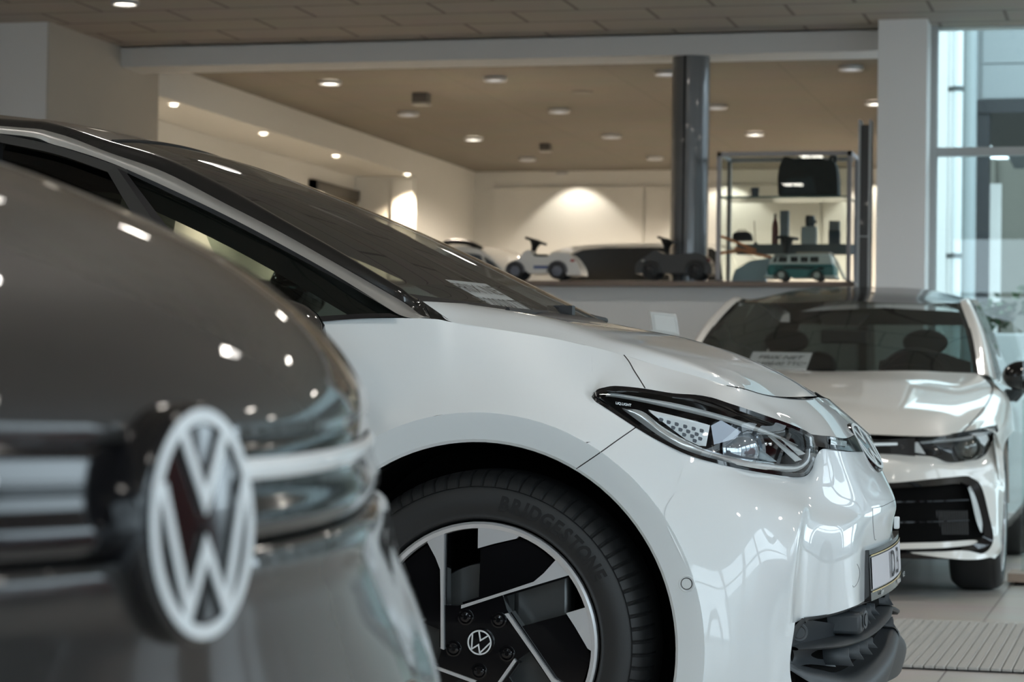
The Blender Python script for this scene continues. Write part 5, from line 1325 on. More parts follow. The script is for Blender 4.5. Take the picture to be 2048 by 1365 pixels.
def steering(p0, p1, base, parent, y=YT):
    a, c, d = pxl(p0, y), pxl(p1, y), pxl(base, y)
    m_ = (a + c) / 2
    b = MB(); b.tube([d, d * 0.55 + m_ * 0.45, m_], [0.016, 0.022, 0.045], 12); b.build('steering_column', M['blackmatte2'], parent)
    ax = (c - a).normalized(); n = ax.cross(Vector((0, 1, 0))).normalized()
    rad = (c - a).length / 2
    b = MB(); b.tube([m_ + ax * rad * math.cos(t) + Vector((0, 1, 0)) * 0.075 * math.sin(t) for t in [R(k) for k in range(0, 361, 20)]], 0.0085, 8); b.tube([m_ + Vector((0, -0.07, 0)), m_ + Vector((0, 0.07, 0))], 0.012, 6); b.tube([a, c], 0.008, 6); b.build('steering_wheel', M['blackmatte2'], parent)
M['blackmatte2'] = mat('black_plastic', (0.010, 0.010, 0.010), 0.45)
M['toywhite'] = mat('toy_white', (0.72, 0.70, 0.66), 0.3, coat=0.4)
M['toydark'] = mat('toy_dark_grey', (0.035, 0.036, 0.036), 0.35, coat=0.3)
M['toyhub'] = mat('toy_hub_grey', (0.20, 0.21, 0.25), 0.4, 0.3)
def ride_on(name, label, prof, under, wheels, col, hub, archm, light, swp, group='ride-on toy cars on the ledge'):
    p = [pxl(q_) for q_ in prof]
    t = thing(name, (sum(q_.x for q_ in p) / len(p), YT, zl), label, 'toy car', group)
    b = MB(); P2 = cr2(prof, 5); side_prism(b, P2 + under, YT - 0.105, YT + 0.105); o = b.build('body', col, t, sharp=60); bevel(o, 0.022, 3)
    for (x, y, r, ra) in wheels:
        c = pxl((x, y)); s = ra * 15.2 / FPX
        b = MB(); g = []
        for a in range(-100, 101, 10):
            d = Vector((math.sin(R(a)), 0, math.cos(R(a))))
            g.append([Vector((c.x, yy, c.z)) + d * (s + rr) for yy, rr in ((YT - 0.12, -0.010), (YT - 0.128, 0.0), (YT - 0.122, 0.007), (YT - 0.09, 0.010))])
        b.grid(g); b.build('wheel_arch', archm, t)
        toy_wheel(x, y, r, YT - 0.125, t, hub); 
        b = MB(); c2 = Vector((c.x, YT + 0.125, c.z)); b.lathe([(0.001, 0.0), (r * 15.2 / FPX, -0.01), (r * 15.2 / FPX, -0.045), (0.001, -0.05)], c2, (0, 1, 0), 28); b.build('wheel', M['rubber'], t)
    steering(*swp, t)
    for (x, y, w, h, m) in light:
        c = pxl((x, y), YT - 0.106); b = MB(); b.ellipsoid(c, (w, 0.006, h), 14, 8); b.build('lamp', m, t)
    return t
RED = mat('toy_red_lamp', (0.35, 0.02, 0.015), 0.25, coat=0.5); PLATE = mat('toy_sticker', (0.10, 0.13, 0.28), 0.5); LAMPG = mat('toy_lamp_grey', (0.4, 0.4, 0.38), 0.2)
t1 = ride_on('ride_on_car', 'white ride-on toy car with grey wheels and black steering wheel on the ledge', [(1019, 551), (1020, 540), (1028, 528), (1044, 519), (1054, 508), (1062, 502), (1069, 507), (1075, 514), (1086, 515.5), (1102, 515), (1112, 509), (1126, 507.5), (1141, 509), (1153, 518), (1163, 532), (1168, 544), (1168, 552)], [(1142, 553), (1138, 545), (1128, 534), (1110, 538), (1104, 549), (1066, 549), (1056, 540), (1044, 532), (1030, 536), (1022, 552)], [(1038.5, 544, 17, 18), (1122.5, 544, 17, 19)], M['toywhite'], M['toyhub'], mat('toy_arch_grey', (0.10, 0.10, 0.11), 0.5), [(1145, 521.5, 0.016, 0.009, RED), (1023, 545, 0.008, 0.010, LAMPG)], ((1053, 476), (1091, 489), (1067, 503)))
b = MB(); a_, c_ = pxl((1067, 531.5), YT - 0.1065), pxl((1099, 538), YT - 0.1065)
b.add([a_, Vector((c_.x, a_.y, a_.z)), c_, Vector((a_.x, a_.y, c_.z))], [(0, 1, 2, 3)]); b.build('side_sticker', PLATE, t1, smooth=False)
b = MB(); s0_ = pxl((1086, 515), YT); b.box(s0_ + Vector((0, 0, 0.006)), (0.09, 0.15, 0.02)); bevel(b.build('seat', M['blackmatte2'], t1), 0.008)
ride_on('ride_on_car', 'dark grey ride-on toy car on the ledge in front of the round column', [(1277, 549), (1277, 534), (1285, 523), (1302, 512), (1315, 502), (1323, 505), (1333, 509.5), (1352, 511), (1380, 509), (1398, 508), (1412, 512), (1423, 524), (1429, 538), (1428, 550)], [(1416, 551), (1412, 544), (1402, 534), (1385, 537), (1378, 549), (1332, 549), (1325, 542), (1312, 532), (1296, 535), (1288, 549)], [(1307, 544, 17, 19), (1397, 544, 17.5, 20)], M['toydark'], mat('toy_hub_black', (0.015, 0.015, 0.016), 0.4), M['toydark'], [(1417, 521, 0.013, 0.012, mat('toy_dim_red', (0.10, 0.02, 0.02), 0.3)), (1286, 522, 0.012, 0.008, LAMPG)], ((1317, 475), (1353, 487.5), (1333, 504)))
# two-tone toy bus
tb = thing('toy_bus', (pxl((1603, 540)).x, YT, zl), 'toy camper bus, white over teal green, inside the glass display case', 'toy bus', None)
TEAL = mat('toy_teal', (0.012, 0.17, 0.17), 0.35, coat=0.3)
y0_, y1_ = YT - 0.02, YT + 0.20
b = MB(); side_prism(b, [(1534, 541), (1536, 532), (1540, 528.5), (1666, 528.5), (1669, 534), (1669, 552), (1648, 556), (1645, 546), (1634, 538), (1623, 546), (1619, 556), (1578, 556), (1574, 546), (1563, 538), (1552, 546), (1548, 554), (1536, 552)], y0_, y1_); bevel(b.build('lower_body', TEAL, tb), 0.014, 3)
b = MB(); side_prism(b, [(1538, 529), (1544, 515), (1549, 510), (1556, 508.5), (1655, 508), (1662, 511), (1666, 529)], y0_ + 0.004, y1_ - 0.004); bevel(b.build('upper_body', M['toywhite'], tb), 0.012, 3)
for x0_, x1_, sl_ in ((1548, 1553, 2.5), (1557, 1574, 1.5), (1581, 1595.5, 0), (1601, 1616, 0), (1620, 1637, 0)):
    b = MB(); w = [PY(x0_ + sl_, 514, y0_), PY(x1_ + sl_ * 0.3, 514, y0_), PY(x1_, 524.5, y0_), PY(x0_ - sl_, 524.5, y0_)]
    b.add([p + Vector((0, 0.001, 0)) for p in w], [(0, 1, 2, 3)]); b.build('window', M['blackgloss'], tb, smooth=False)
for x in (1563, 1634):
    toy_wheel(x, 551, 10.5, y0_ - 0.004, tb, M['toywhite'])
    c = pxl((x, 551)); b = MB(); b.lathe([(0.001, 0.0), (0.033, -0.01), (0.033, -0.04), (0.001, -0.045)], Vector((c.x, y1_ + 0.004, c.z)), (0, 1, 0), 24); b.build('wheel', M['rubber'], tb)
b = MB(); a_, c_ = pxl((1592, 504)), pxl((1660, 508)); b.bx(a_.x, c_.x, YT + 0.0, YT + 0.17, c_.z - 0.002, a_.z); bevel(b.build('roof_rack', M['oak'], tb), 0.004)
b = MB(); a_, c_ = pxl((1529, 551)), pxl((1548, 557)); b.bx(a_.x, c_.x, y0_ - 0.004, y1_, c_.z, a_.z); b.bx(pxl((1649, 551)).x, pxl((1672, 551)).x, y0_ - 0.004, y1_, c_.z, a_.z); bevel(b.build('bumper', M['toywhite'], tb), 0.006)
steering((1554, 475), (1595, 478), (1573, 509), tb, YT + 0.09)
# stand-alone white strap hanging at the right of the bus
b = MB(); b.tube(cr([PY(x, y, YT + 0.26) for x, y in ((1640, 502), (1655, 503), (1668, 515), (1680, 538), (1690, 560))], 5), 0.008, 8); tag(b.build('strap', M['toywhite'], org=PY(1690, 560, YT + 0.26)), 'thin white curved strap behind the toy bus in the display case', 'strap')

# ---------------------------------------------------------------- display case
cx0, cx1 = PY(1433, 400, YT - 0.08).x, PY(1702, 400, YT - 0.08).x
ztop = PY(1570, 303, YT - 0.08).z
yf, yb = YT - 0.08, YT + 0.34
case = thing('display_case', ((cx0 + cx1) / 2, YT + 0.1, zl), 'grey framed glass display case standing on the ledge with merchandise inside', 'display case')
FR = mat('case_frame_grey', (0.36, 0.35, 0.36), 0.45)
w_ = 0.026
b = MB()
for x in (cx0, cx1 - w_):
    for y in (yf, yb - w_): b.bx(x, x + w_, y, y + w_, zl + 0.001, ztop)
for y in (yf, yb - w_): b.bx(cx0, cx1, y, y + w_, ztop - w_, ztop); 
for x in (cx0, cx1 - w_): b.bx(x, x + w_, yf, yb, ztop - w_, ztop); b.bx(x, x + w_, yf, yb, zl + 0.001, zl + 0.012)
b.build('frame', FR, case, smooth=False)
b = MB(); b.bx(cx0 + w_, cx1 - w_, yf + 0.010, yf + 0.014, zl + 0.012, ztop - w_); b.build('front_pane', M['clear'], case, smooth=False)
zs = PY(1570, 393, YT).z; zs2 = PY(1570, 484, YT).z
b = MB(); b.bx(cx0 + w_, cx1 - w_, yf + 0.02, yb - w_, zs - 0.014, zs - 0.002); b.build('glass_shelf', mat('shelf_glass_edge', (0.08, 0.14, 0.14), 0.12, spec=0.8), case, smooth=False)
b = MB(); b.bx(PY(1462, 490, YT).x, cx1 - w_, YT + 0.21, yb - w_, PY(1570, 508, YT + 0.2).z, zs2 - 0.001); b.build('inner_shelf', mat('dark_grey_shelf', (0.07, 0.075, 0.075), 0.5), case, smooth=False)
b = MB(); b.bx(cx0 + w_, PY(1458, 400, yb).x, yb - 0.06, yb - 0.02, zl + 0.002, ztop - w_); b.build('rear_post', mat('brown_grey_post', (0.17, 0.15, 0.135), 0.5), case, smooth=False)
YS = YT + 0.25
# bag on the glass shelf
bagp = [(1556, 390), (1555, 360), (1558, 336), (1565, 318), (1572, 313), (1590, 318), (1610, 314), (1630, 313), (1652, 320), (1664, 320), (1672, 334), (1675, 360), (1675, 390)]
t = thing('backpack', (PY(1615, 390, YS).x, YT + 0.1, zs), 'black travel bag on the glass shelf at the top of the display case', 'bag')
b = MB(); side_prism(b, cr2(bagp, 3), YT + 0.03, YT + 0.19, YT + 0.03); bevel(b.build('body', mat('black_fabric', (0.008, 0.008, 0.009), 0.75), t), 0.02, 2)
b = MB(); b.tube(cr([PY(x, y, YT + 0.1) for x, y in ((1660, 322), (1664, 312), (1670, 312), (1671, 326))], 4), 0.010, 8); b.build('handle', M['blackmatte2'], t)
b = MB(); side_prism(b, [(1562, 388), (1575, 356), (1625, 354), (1632, 388)], YT + 0.022, YT + 0.035, YT + 0.02); b.build('front_pocket', mat('dark_blue_fabric', (0.02, 0.026, 0.034), 0.7), t, smooth=False)
# mug on the glass shelf
m_ = PY(1510, 392, YT + 0.1); t = thing('mug', (m_.x, YT + 0.1, zs), 'dark blue mug on the left of the glass shelf', 'mug')
hh = PY(1510, 372, YT + 0.1).z - m_.z
b = MB(); b.lathe([(0.0001, 0.002), (0.023, 0), (0.028, hh), (0.025, hh), (0.021, 0.006), (0.0001, 0.006)], (m_.x, YT + 0.1, zs), (0, 0, 1), 24); b.build('body', mat('mug_blue', (0.02, 0.03, 0.05), 0.3), t)
b = MB(); b.tube([Vector((m_.x - 0.026 - 0.012 * math.sin(a), YT + 0.1, zs + hh * (0.5 + 0.3 * math.cos(a)))) for a in [R(k) for k in range(0, 181, 20)]], 0.003, 6); b.build('handle', mat('mug_blue2', (0.02, 0.03, 0.05), 0.3), t)
# things on the inner shelf
zI = zs2
def onshelf(px): p = PY(px, 482, YS); return Vector((p.x, YS, zI))
def hgt(y): return PY(1570, y, YS).z - zI
o = onshelf(1550); t = thing('bottle', o, 'dark red metal bottle on the inner shelf of the display case', 'bottle')
H = hgt(428)
b = MB(); b.lathe([(r, h) for r, h in cr2([(0.0001, 0), (0.019, 0), (0.021, 0.01), (0.021, H * 0.5), (0.018, H * 0.68), (0.010, H * 0.82), (0.009, H * 0.88)], 3)], o, (0, 0, 1), 24); b.build('body', mat('bottle_red', (0.16, 0.028, 0.022), 0.35), t)
b = MB(); b.lathe([(0.0095, H * 0.88), (0.0095, H), (0.0001, H)], o, (0, 0, 1), 20); b.build('cap', mat('cap_brown', (0.12, 0.09, 0.07), 0.5), t)
def boxthing(name, x0, x1, y0, base_z, lab, m, cat, grp=None):
    a, c = PY(x0, 480, YS), PY(x1, 480, YS); ht_ = PY(1570, y0, YS).z
    b = MB(); b.bx(a.x, c.x, YS - 0.035, YS + 0.035, base_z, ht_); o = b.build(name, m, org=((a.x + c.x) / 2, YS, base_z), smooth=False); bevel(o, 0.002)
    return tag(o, lab, cat, grp), ht_
GB = mat('carton_grey', (0.20, 0.20, 0.215), 0.6)
boxthing('carton', 1561, 1577, 422, zI, 'tall narrow grey carton beside the red bottle', GB, 'box')
o1, h1 = boxthing('carton', 1603, 1633, 454, zI, 'pale grey carton under the dark cup', mat('carton_pale', (0.42, 0.42, 0.41), 0.6), 'box')
o2, h2 = boxthing('carton', 1658, 1680, 462, zI, 'dark blue carton at the right end of the inner shelf', mat('carton_dark', (0.03, 0.035, 0.045), 0.5), 'box')
boxthing('carton', 1659, 1679, 443, h2 + 0.0005, 'grey carton stacked on the dark blue carton', mat('carton_mid', (0.17, 0.16, 0.155), 0.6), 'box')
p = PY(1620, 454, YS); t = thing('cup', (p.x, YS, h1), 'dark rounded cup standing on the pale grey carton', 'cup')
H = PY(1620, 432, YS).z - h1
b = MB(); b.lathe([(r, h) for r, h in cr2([(0.0001, 0.001), (0.024, 0.0), (0.031, H * 0.3), (0.032, H * 0.7), (0.026, H), (0.022, H), (0.0001, H * 0.98)], 4)], (p.x, YS, h1), (0, 0, 1), 28); b.build('body', mat('cup_dark', (0.012, 0.02, 0.026), 0.3), t)
b = MB(); b.ellipsoid((p.x + 0.034, YS, h1 + H * 0.45), (0.010, 0.008, 0.012), 10, 8); b.build('handle', mat('cup_dark2', (0.012, 0.02, 0.026), 0.3), t)
p = onshelf(1484); t = thing('wash_bag', p, 'dark maroon wash bag at the left end of the inner shelf', 'bag')
b = MB(); side_prism(b, cr2([(1465, 482), (1465, 470), (1472, 464), (1490, 463), (1499, 466), (1503, 475), (1503, 482)], 4), YS - 0.04, YS + 0.03, YS - 0.04); bevel(b.build('body', mat('maroon', (0.03, 0.018, 0.02), 0.6), t), 0.012, 2)
b = MB(); b.tube([PY(x, y, YS - 0.005) for x, y in ((1474, 464), (1478, 460), (1490, 460), (1494, 464))], 0.003, 6); b.build('handle', M['blackmatte2'], t)
p = onshelf(1511); t = thing('car_antenna', p, 'thin black rod antenna beside the wash bag', 'antenna')
b = MB(); b.tube([p + Vector((0, 0, 0.008)), PY(1508.5, 442, YS)], 0.003, 6); b.build('rod', M['blackmatte2'], t)
b = MB(); b.lathe([(0.016, 0), (0.014, 0.008), (0.006, 0.014), (0.0001, 0.014)], p, (0, 0, 1), 16); b.build('foot', M['blackmatte2'], t)
# orange bands and pale blue card, added in place of reflections in the case
OR = mat('orange_reflection', (0.62, 0.20, 0.07), 0.5)
t = thing('reflection_bands', PY(1490, 505, YT + 0.12), 'orange bands standing in for a reflection in the left of the display case', 'reflection_bands')
b = MB()
for pts in (((1441, 473), (1470, 484), (1512, 502)), ((1441, 507), (1475, 502), (1512, 500)), ((1470, 496), (1500, 506), (1545, 516))):
    c_ = cr([PY(x, y, YT + 0.1 + 0.02 * i) for i, (x, y) in enumerate(pts)], 5)
    b.grid([[q_ + Vector((0, 0, 0.010)) for q_ in c_], [q_ + Vector((0, 0.004, 0)) for q_ in c_], [q_ + Vector((0, 0, -0.008)) for q_ in c_]])
solid(b.build('band', OR, t), 0.002, 0)
b = MB(); side_prism(b, [(1462, 562), (1470, 540), (1500, 522), (1540, 516), (1536, 535), (1530, 562)], YT + 0.22, YT + 0.30, YT + 0.22); tag(b.build('reflection_card', mat('pale_blue_reflection', (0.38, 0.47, 0.53), 0.5), org=PY(1500, 562, YT + 0.25), smooth=False), 'pale blue card standing in for a car reflection beside the toy bus', 'reflection_card')  # added shape, coloured like a car reflected in the glass

# slim dark totem with bright edges
ta, tb_ = PY(1716, 400, 14.98), PY(1741, 400, 14.98); th = PY(1728, 240, 14.98).z
t = thing('totem_stand', ((ta.x + tb_.x) / 2, 15.02, 0), 'slim dark display totem with bright metal edges beside the white column', 'display stand')
b = MB(); b.bx(ta.x + 0.012, tb_.x - 0.012, 14.985, 15.09, 0.0, th - 0.03); b.build('panel', mat('totem_dark', (0.045, 0.042, 0.04), 0.3, coat=0.3), t, smooth=False)
for x in (ta.x, tb_.x - 0.012):
    b = MB(); b.bx(x, x + 0.012, 14.965, 15.10, 0.0, th); b.build('edge', M['alufr'], t, smooth=False)
b = MB(); zz = PY(1728, 473, 14.98).z; b.bx(ta.x + 0.012, tb_.x - 0.012, 14.98, 14.986, zz - 0.003, zz + 0.003); b.build('joint', M['alufr'], t, smooth=False)

# ---------------------------------------------------------------- cars in the rear hall (only their upper halves show above the ledge)
def hall_car(name, label, prof, glassp, Y0, wid, roofrail=None, split=None):
    p = [PY(a, c, Y0) for a, c in prof]
    x0_, x1_ = min(q_.x for q_ in p), max(q_.x for q_ in p)
    t = thing(name, ((x0_ + x1_) / 2, Y0 + wid / 2, 0.28), label, 'car', 'cars in the rear hall')
    w = [Vector((q_.x, 0, q_.z)) for q_ in p]
    low = [Vector((x1_ + 0.5, 0, 1.15)), Vector((x1_ + 0.6, 0, 0.55)), Vector((x0_ - 0.6, 0, 0.55)), Vector((x0_ - 0.5, 0, 1.15))]
    cross = []
    zmin = min(q_.z for q_ in w)
    def ring(y, inset): return [Vector((q_.x, y, q_.z - inset * 0.35)) for q_ in w]
    b = MB()
    yc = Y0 + wid / 2
    rows = [[Vector((q_.x, Y0 + 0.0, q_.z)) for q_ in w]]
    n = 8
    for k in range(1, n): 
        s = k / n; rows.append([Vector((q_.x, Y0 + wid * s, q_.z + 0.045 * math.sin(PI * s))) for q_ in w])
    rows.append([Vector((q_.x, Y0 + wid, q_.z)) for q_ in w])
    b.grid(rows); b.build('roof', M['cream'], t, sharp=50)
    b = MB()
    for y in (Y0, Y0 + wid):
        A = [Vector((q_.x, y, q_.z)) for q_ in w]; Bq = [Vector((q_.x, y, 1.12)) for q_ in w]
        b.grid([A, Bq])
        b.grid([[Vector((x, y + (-0.04 if y == Y0 else 0.04), z)) for x in (x0_ - 0.7, x0_, x1_, x1_ + 0.7)] for z in (1.12, 0.9, 0.5)])
    b.grid([[Vector((x0_ - 0.7, Y0 + s * wid, z)) for s in (0, 0.5, 1)] for z in (1.12, 0.5)]); b.grid([[Vector((x1_ + 0.7, Y0 + s * wid, z)) for s in (0, 0.5, 1)] for z in (1.12, 0.5)])
    b.grid([[Vector((x, Y0 + s * wid, 1.12)) for s in (0, 1)] for x in (x0_ - 0.7, x0_)]); b.grid([[Vector((x, Y0 + s * wid, 1.12)) for s in (0, 1)] for x in (x1_, x1_ + 0.7)])
    b.build('body', M['cream'], t, sharp=30)
    for i, gp in enumerate(glassp):
        gq = [PY(a, c, Y0 - 0.006) for a, c in gp]
        b = MB(); b.prism([(q_.x, q_.z) for q_ in gq], (0, Y0 - 0.006, 0), (1, 0, 0), (0, 0, 1), (0, 0.004, 0)); b.build('side_window', M['halldark'], t, smooth=False)
    if roofrail:
        b = MB(); b.tube(cr([PY(x, y, Y0 + 0.06) for x, y in roofrail], 5), 0.02, 8); b.build('roof_rail', M['blackmatte2'], t)
    for x in (x0_ + 0.3, x1_ - 0.3):
        b = MB(); b.lathe([(0.001, 0.0), (0.30, 0.0), (0.34, -0.03), (0.34, -0.2)], (x, Y0 - 0.03, 0.62), (0, -1, 0), 32); b.build('wheel', M['rubber'], t)
    return t
M['halldark'] = mat('hall_car_glass', (0.010, 0.010, 0.009), 0.15, spec=0.5)
hall_car('parked_car', 'white sport utility car with a dark roof rail, left of the white toy car', [(820, 520), (850, 502), (885, 494), (925, 492), (955, 498), (980, 512), (1000, 532), (1012, 548), (1020, 566)], [[(840, 556), (862, 520), (895, 509), (918, 505), (955, 509), (962, 512), (976, 557)], [(967, 513), (985, 524), (1000, 540), (1008, 552), (1010, 558), (984, 558)]], 16.5, 1.72, [(884, 496), (893, 486), (912, 484), (940, 487), (964, 499)])
hall_car('parked_car', 'white van with long black side windows in the rear hall, behind the ride-on toy cars', [(1060, 566), (1085, 520), (1105, 503), (1140, 494), (1190, 489), (1260, 487), (1340, 487), (1420, 490), (1450, 497), (1470, 520), (1480, 566)], [[(1100, 562), (1130, 514), (1165, 500), (1210, 496), (1300, 495), (1425, 497), (1440, 510), (1446, 562)]], 19.3, 1.85)

# ---------------------------------------------------------------- acrylic leaflet stand behind the bonnet of the middle car
Ya = 8.1
aa = [PY(1300, 623, Ya), PY(1352, 629, Ya), PY(1359, 672, Ya), PY(1306, 664, Ya)]
t = thing('price_stand', ((aa[0].x + aa[1].x) / 2, Ya + 0.02, 0), 'frosted white acrylic price stand rising behind the bonnet of the middle white hatchback', 'price stand')
b = MB(); th_ = Vector((0, 0.030, 0.0)); th2 = Vector((-0.012, 0.03, 0.004))
b.add(aa + [p + th2 for p in aa], [(0, 1, 2, 3), (7, 6, 5, 4), (0, 4, 5, 1), (1, 5, 6, 2), (2, 6, 7, 3), (3, 7, 4, 0)]); o = b.build('holder', M['acrylic'], t, smooth=False); bevel(o, 0.003)
b = MB(); e1 = [PY(1308, 629, Ya - 0.001), PY(1348, 634, Ya - 0.001), PY(1354, 666, Ya - 0.001), PY(1312, 660, Ya - 0.001)]; b.add(e1, [(0, 1, 2, 3)]); b.build('leaflet', mat('leaflet_white', (0.78, 0.82, 0.82), 0.5), t, smooth=False)
cx_ = (aa[3].x + aa[2].x) / 2
b = MB(); b.tube([Vector((cx_, Ya + 0.03, 0.01)), Vector((cx_, Ya + 0.03, aa[3].z + 0.01))], 0.012, 12); b.build('pole', M['alufr'], t)
b = MB(); b.lathe([(0.0001, 0.012), (0.13, 0.010), (0.14, 0.0)], (cx_, Ya + 0.03, 0), (0, 0, 1), 32); b.build('foot', M['alufr'], t)
b = MB(); tr = [PY(1288, 661, Ya - 0.02), PY(1312, 661, Ya - 0.02), PY(1360, 674, Ya - 0.02), PY(1345, 678, Ya - 0.02)]; b.add([tr[0], tr[1], tr[2], tr[3]], [(0, 1, 2, 3)]); solid(b.build('tray', M['acrylic'], t, smooth=False), 0.006)

# ---------------------------------------------------------------- wooden base with glass upright, right edge
Yw = PZ(2030, 1172, 0).y
w0, w1 = PY(2015, 1150, Yw).x, PY(2015, 1150, Yw).x + 0.55
t = thing('partition_stand', ((w0 + w1) / 2, Yw + 0.15, 0), 'pale wooden base with a clear upright panel beside the front tyre of the rear hatchback', 'display stand')
zw = PY(2030, 1148, Yw).z
b = MB(); b.bx(w0, w1, Yw, Yw + 0.30, 0.015, zw); bevel(b.build('base', M['oak'], t, smooth=False), 0.003)
b = MB(); xg = PY(2042, 1130, Yw + 0.15).x; b.bx(xg, w1 - 0.04, Yw + 0.145, Yw + 0.157, zw, 1.1); b.build('upright_panel', M['clear'], t, smooth=False)
b = MB(); b.bx(w0 + 0.03, w1 - 0.03, Yw + 0.03, Yw + 0.27, 0, 0.015); b.build('plinth', M['blackmatte'], t, smooth=False)
# ================================================================ outside
b = MB(); b.bx(-70, 70, -70, 90, -0.5, -0.21); struct(b, 'ground', noise_bump(mat('asphalt', (0.20, 0.20, 0.20), 0.85), 5, 0.0, var=0.2))
CLAD = mat('pale_cladding', (0.29, 0.315, 0.325), 0.4)
# drainpipe with brackets along the outer wall
pp = PX(1914, 300, -1.575)
t = thing('drainpipe', (-1.575, pp.y, -0.2), 'white drainpipe with two dark brackets on the outer wall beyond the window', 'drainpipe')
b = MB(); b.tube([(-1.575, pp.y, -0.2), (-1.575, pp.y, 4.4)], 0.045, 20); b.build('pipe', mat('pipe_white', (0.75, 0.78, 0.79), 0.3), t)
for y in (178, 512):
    z = PY(1914, y, pp.y).z
    b = MB(); b.lathe([(0.047, -0.02), (0.054, -0.02), (0.054, 0.02), (0.047, 0.02)], (-1.575, pp.y, z), (0, 0, 1), 20); b.bx(-1.66, -1.60, pp.y - 0.015, pp.y + 0.015, z - 0.02, z + 0.02); b.build('bracket', mat('bracket_dark', (0.08, 0.09, 0.09), 0.5), t)
# grey steel column
gp = PY(1938, 400, 22.5)
b = MB(); b.lathe([(0.062, -0.2), (0.062, 5.5)], (gp.x, 22.5, 0), (0, 0, 1), 32); o = b.build('canopy_post', mat('post_grey', (0.33, 0.37, 0.38), 0.4), org=(gp.x, 22.5, -0.2)); tag(o, 'round grey steel post outside between the drainpipe and the dark post', 'post')
# canopy building: light panels over a dark beam, dark post, beige wall behind
YO = 24.0
x0_ = PY(1955, 100, YO).x; zb_ = PY(2000, 198, YO).z; zc_ = PY(2000, 226, YO).z
t = thing('canopy_building', (x0_ + 4, YO + 1.5, -0.2), 'pale panel-clad canopy building with a dark beam seen through the right window', 'building')
for k, (ya_, yb_) in enumerate(((197, 129), (126, 60), (57, -30), (-33, -130))):
    z0_, z1_ = PY(2000, ya_, YO).z, PY(2000, yb_, YO).z
    b = MB(); b.bx(x0_ + 0.05, x0_ + 14, YO, YO + 0.1, z0_, z1_); b.build('cladding_panel', CLAD, t, smooth=False)
b = MB(); b.bx(x0_, x0_ + 14.1, YO + 0.02, YO + 7, zb_ - 0.02, zb_ + 3.0); b.build('canopy_box', mat('joint_grey', (0.22, 0.24, 0.25), 0.6), t, smooth=False)
b = MB(); b.bx(x0_ - 0.05, x0_ + 14.1, YO - 0.03, YO + 4, zc_, zb_ - 0.01); b.build('dark_beam', mat('anthracite', (0.018, 0.02, 0.024), 0.4), t, smooth=False)
xd0, xd1 = PY(1951, 500, YO - 0.02).x, PY(1977, 500, YO - 0.02).x
b = MB(); b.bx(xd0, xd1, YO, YO + 0.16, -0.2, zc_); b.build('dark_post', mat('anthracite2', (0.018, 0.02, 0.024), 0.4), t, smooth=False)
b = MB(); b.bx(x0_ - 3, x0_ + 15, YO + 9, YO + 9.3, -0.2, PY(2010, 318, YO + 9).z); 
for k in range(20): b.bx(x0_ - 3 + k * 0.85, x0_ - 2.9 + k * 0.85, YO + 8.94, YO + 9, -0.2, PY(2010, 318, YO + 9).z)
b.build('rear_wall', mat('beige_wall', (0.15, 0.145, 0.12), 0.7), t, smooth=False)
# planter with shrubs and leaves close to the glass, parked grey car beyond it
def shrub(name, c, r, n, seed, lab, leaf=0.06, col=(0.05, 0.10, 0.045)):
    rnd = random.Random(seed)
    t = thing(name, c, lab, 'plant', None)
    b = MB(); b.tube([Vector(c), Vector(c) + Vector((0, 0, r * 1.2))], 0.012, 6)
    b2 = MB()
    for k in range(n):
        d = Vector((rnd.gauss(0, 1), rnd.gauss(0, 1), rnd.gauss(0, 1))).normalized() * r * rnd.uniform(0.35, 1)
        p = Vector(c) + Vector((d.x, d.y, r * 1.3 + d.z * 1.0))
        if k % 8 == 0: b.tube([Vector(c) + Vector((0, 0, r * 0.5)), p], 0.004, 4)
        a = Vector((rnd.gauss(0, 1), rnd.gauss(0, 1), rnd.gauss(0, 0.5))).normalized(); q_ = a.cross(Vector((rnd.random(), rnd.random(), 1))).normalized()
        l, w = leaf * rnd.uniform(0.7, 1.3), leaf * 0.32
        b2.add([p, p + a * l * 0.5 + q_ * w, p + a * l, p + a * l * 0.5 - q_ * w], [(0, 1, 2, 3)])
    b.build('stem', mat('bark', (0.10, 0.08, 0.06), 0.8), t); b2.build('foliage', mat('leaf_green', col, 0.5), t, smooth=False, merge=0)
p = PY(1996, 690, 19.0)
pl = thing('planter', (p.x + 0.3, 19.0, -0.2), 'pale concrete planter outside beyond the right window, below the green shrub', 'planter')
zt_ = PY(2000, 668, 19.0).z
xq = PY(1978, 690, 19.0).x
b = MB(); b.bx(xq, xq + 1.6, 18.8, 19.3, -0.2, zt_); bevel(b.build('trough', mat('concrete', (0.42, 0.44, 0.44), 0.7), pl, smooth=False), 0.02)
b = MB(); b.bx(xq + 0.04, xq + 1.56, 18.84, 19.26, zt_ - 0.01, zt_ + 0.004); b.build('soil', mat('soil', (0.05, 0.04, 0.03), 0.9), pl, smooth=False)
shrub('shrub', (PY(1998, 668, 19.0).x, 19.0, zt_), 0.13, 170, 3, 'small dark green shrub standing in the planter outside, left one', 0.07, (0.04, 0.09, 0.04))
shrub('shrub', (PY(2090, 668, 19.1).x, 19.05, zt_), 0.22, 300, 5, 'taller light green shrub in the planter at the right picture edge', 0.09, (0.10, 0.17, 0.08))
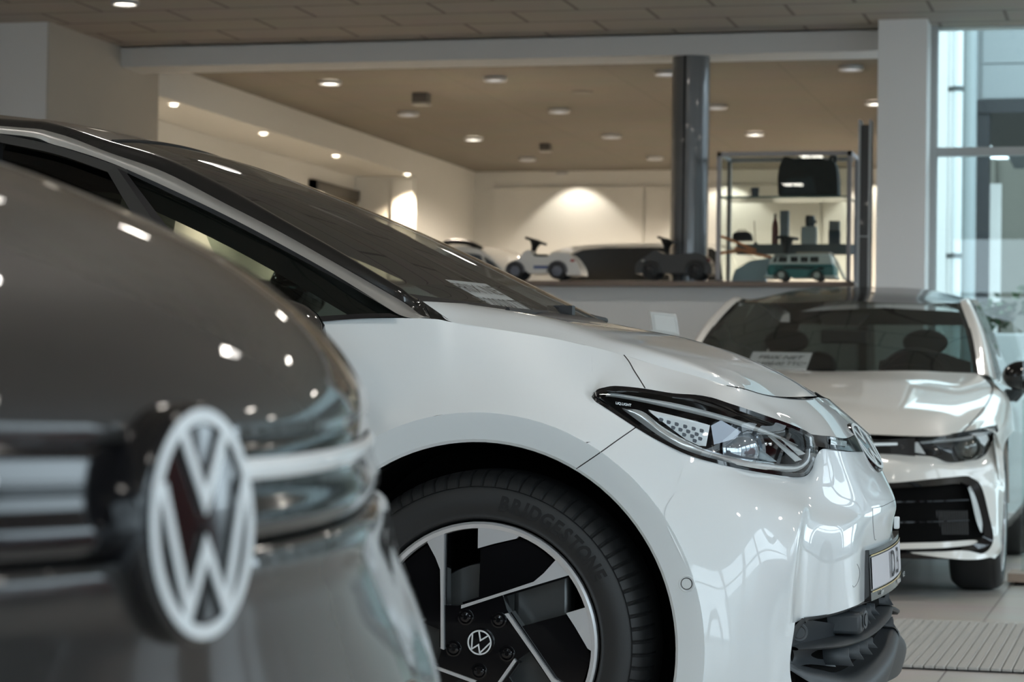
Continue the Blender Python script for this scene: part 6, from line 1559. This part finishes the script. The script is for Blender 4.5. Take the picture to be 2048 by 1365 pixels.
# parked car outside: pale body and dark glass, low behind the planter
pc = PY(2040, 690, 24.5)
oc = thing('parked_car', (pc.x + 1.4, 25.3, -0.2), 'pale grey parked car outside behind the planter', 'car')
b = MB(); prof = [(-0.9, 0.25), (-0.95, 0.75), (-0.2, 0.95), (0.5, 1.42), (1.8, 1.45), (2.6, 1.0), (3.2, 0.9), (3.25, 0.3)]
b.prism([(x, z - 0.2) for x, z in cr2(prof, 3)], (pc.x - 0.1, 24.5, 0), (1, 0, 0), (0, 0, 1), (0, 1.7, 0)); o = b.build('body', mat('pale_grey_paint', (0.42, 0.45, 0.47), 0.3, coat=0.8), oc, sharp=60); bevel(o, 0.06, 3)
b = MB(); b.prism([(0.0, 0.78), (0.52, 1.15), (1.7, 1.18), (2.2, 0.8)], (pc.x - 0.1, 24.494, 0), (1, 0, 0), (0, 0, 1), (0, 0.004, 0)); b.build('side_window', M['halldark'], oc, smooth=False)
for x in (0.0, 2.5):
    b = MB(); b.lathe([(0.001, 0.0), (0.27, 0.0), (0.31, -0.03), (0.31, -0.2)], (pc.x - 0.1 + x, 24.49, 0.11), (0, -1, 0), 28); b.build('wheel', M['rubber'], oc)

# unseen block added across the forecourt to tone down daylight from the right
b = MB(); b.bx(18, 24, -12, 30, -0.2, 5.5); o = b.build('daylight_blocker', mat('blocker_grey', (0.36, 0.37, 0.37), 0.8), org=(21, 9, -0.2), smooth=False); tag(o, 'unseen grey block added to dim daylight from the right of the showroom', 'building')

# red hatchback parked to the right of the photographer, outside the frame; it shows as a reflection in the dark car
rc = thing('red_car', (3.3, 5.2, 0), 'red hatchback at the right of the showroom, mirrored in the dark nose', 'car')
b = MB(); sec = lambda y, zt, w: [Vector((3.3 + x * w, y, z)) for x, z in ((-0.9, 0.28), (-0.92, 0.6), (-0.86, 0.85), (-0.70, zt * 0.5 + 0.45), (-0.45, zt), (0, zt + 0.03), (0.45, zt), (0.70, zt * 0.5 + 0.45), (0.86, 0.85), (0.92, 0.6), (0.9, 0.28))]
b.grid(surf([sec(3.1, 0.80, 0.86), sec(3.4, 0.9, 0.97), sec(4.2, 0.98, 1), sec(5.0, 1.40, 1), sec(6.3, 1.45, 1), sec(7.1, 1.1, 0.95)], 5, 4)); b.build('body', mat('red_paint', (0.22, 0.012, 0.012), 0.35, coat=1.0), rc, sharp=60)
for y in (3.9, 6.4):
    for s_ in (-1, 1): plain_wheel(Vector((3.3 + s_ * 0.93, y, 0.33)), Vector((s_, 0, 0)), 0.33, 0.23, 0.2, rc)
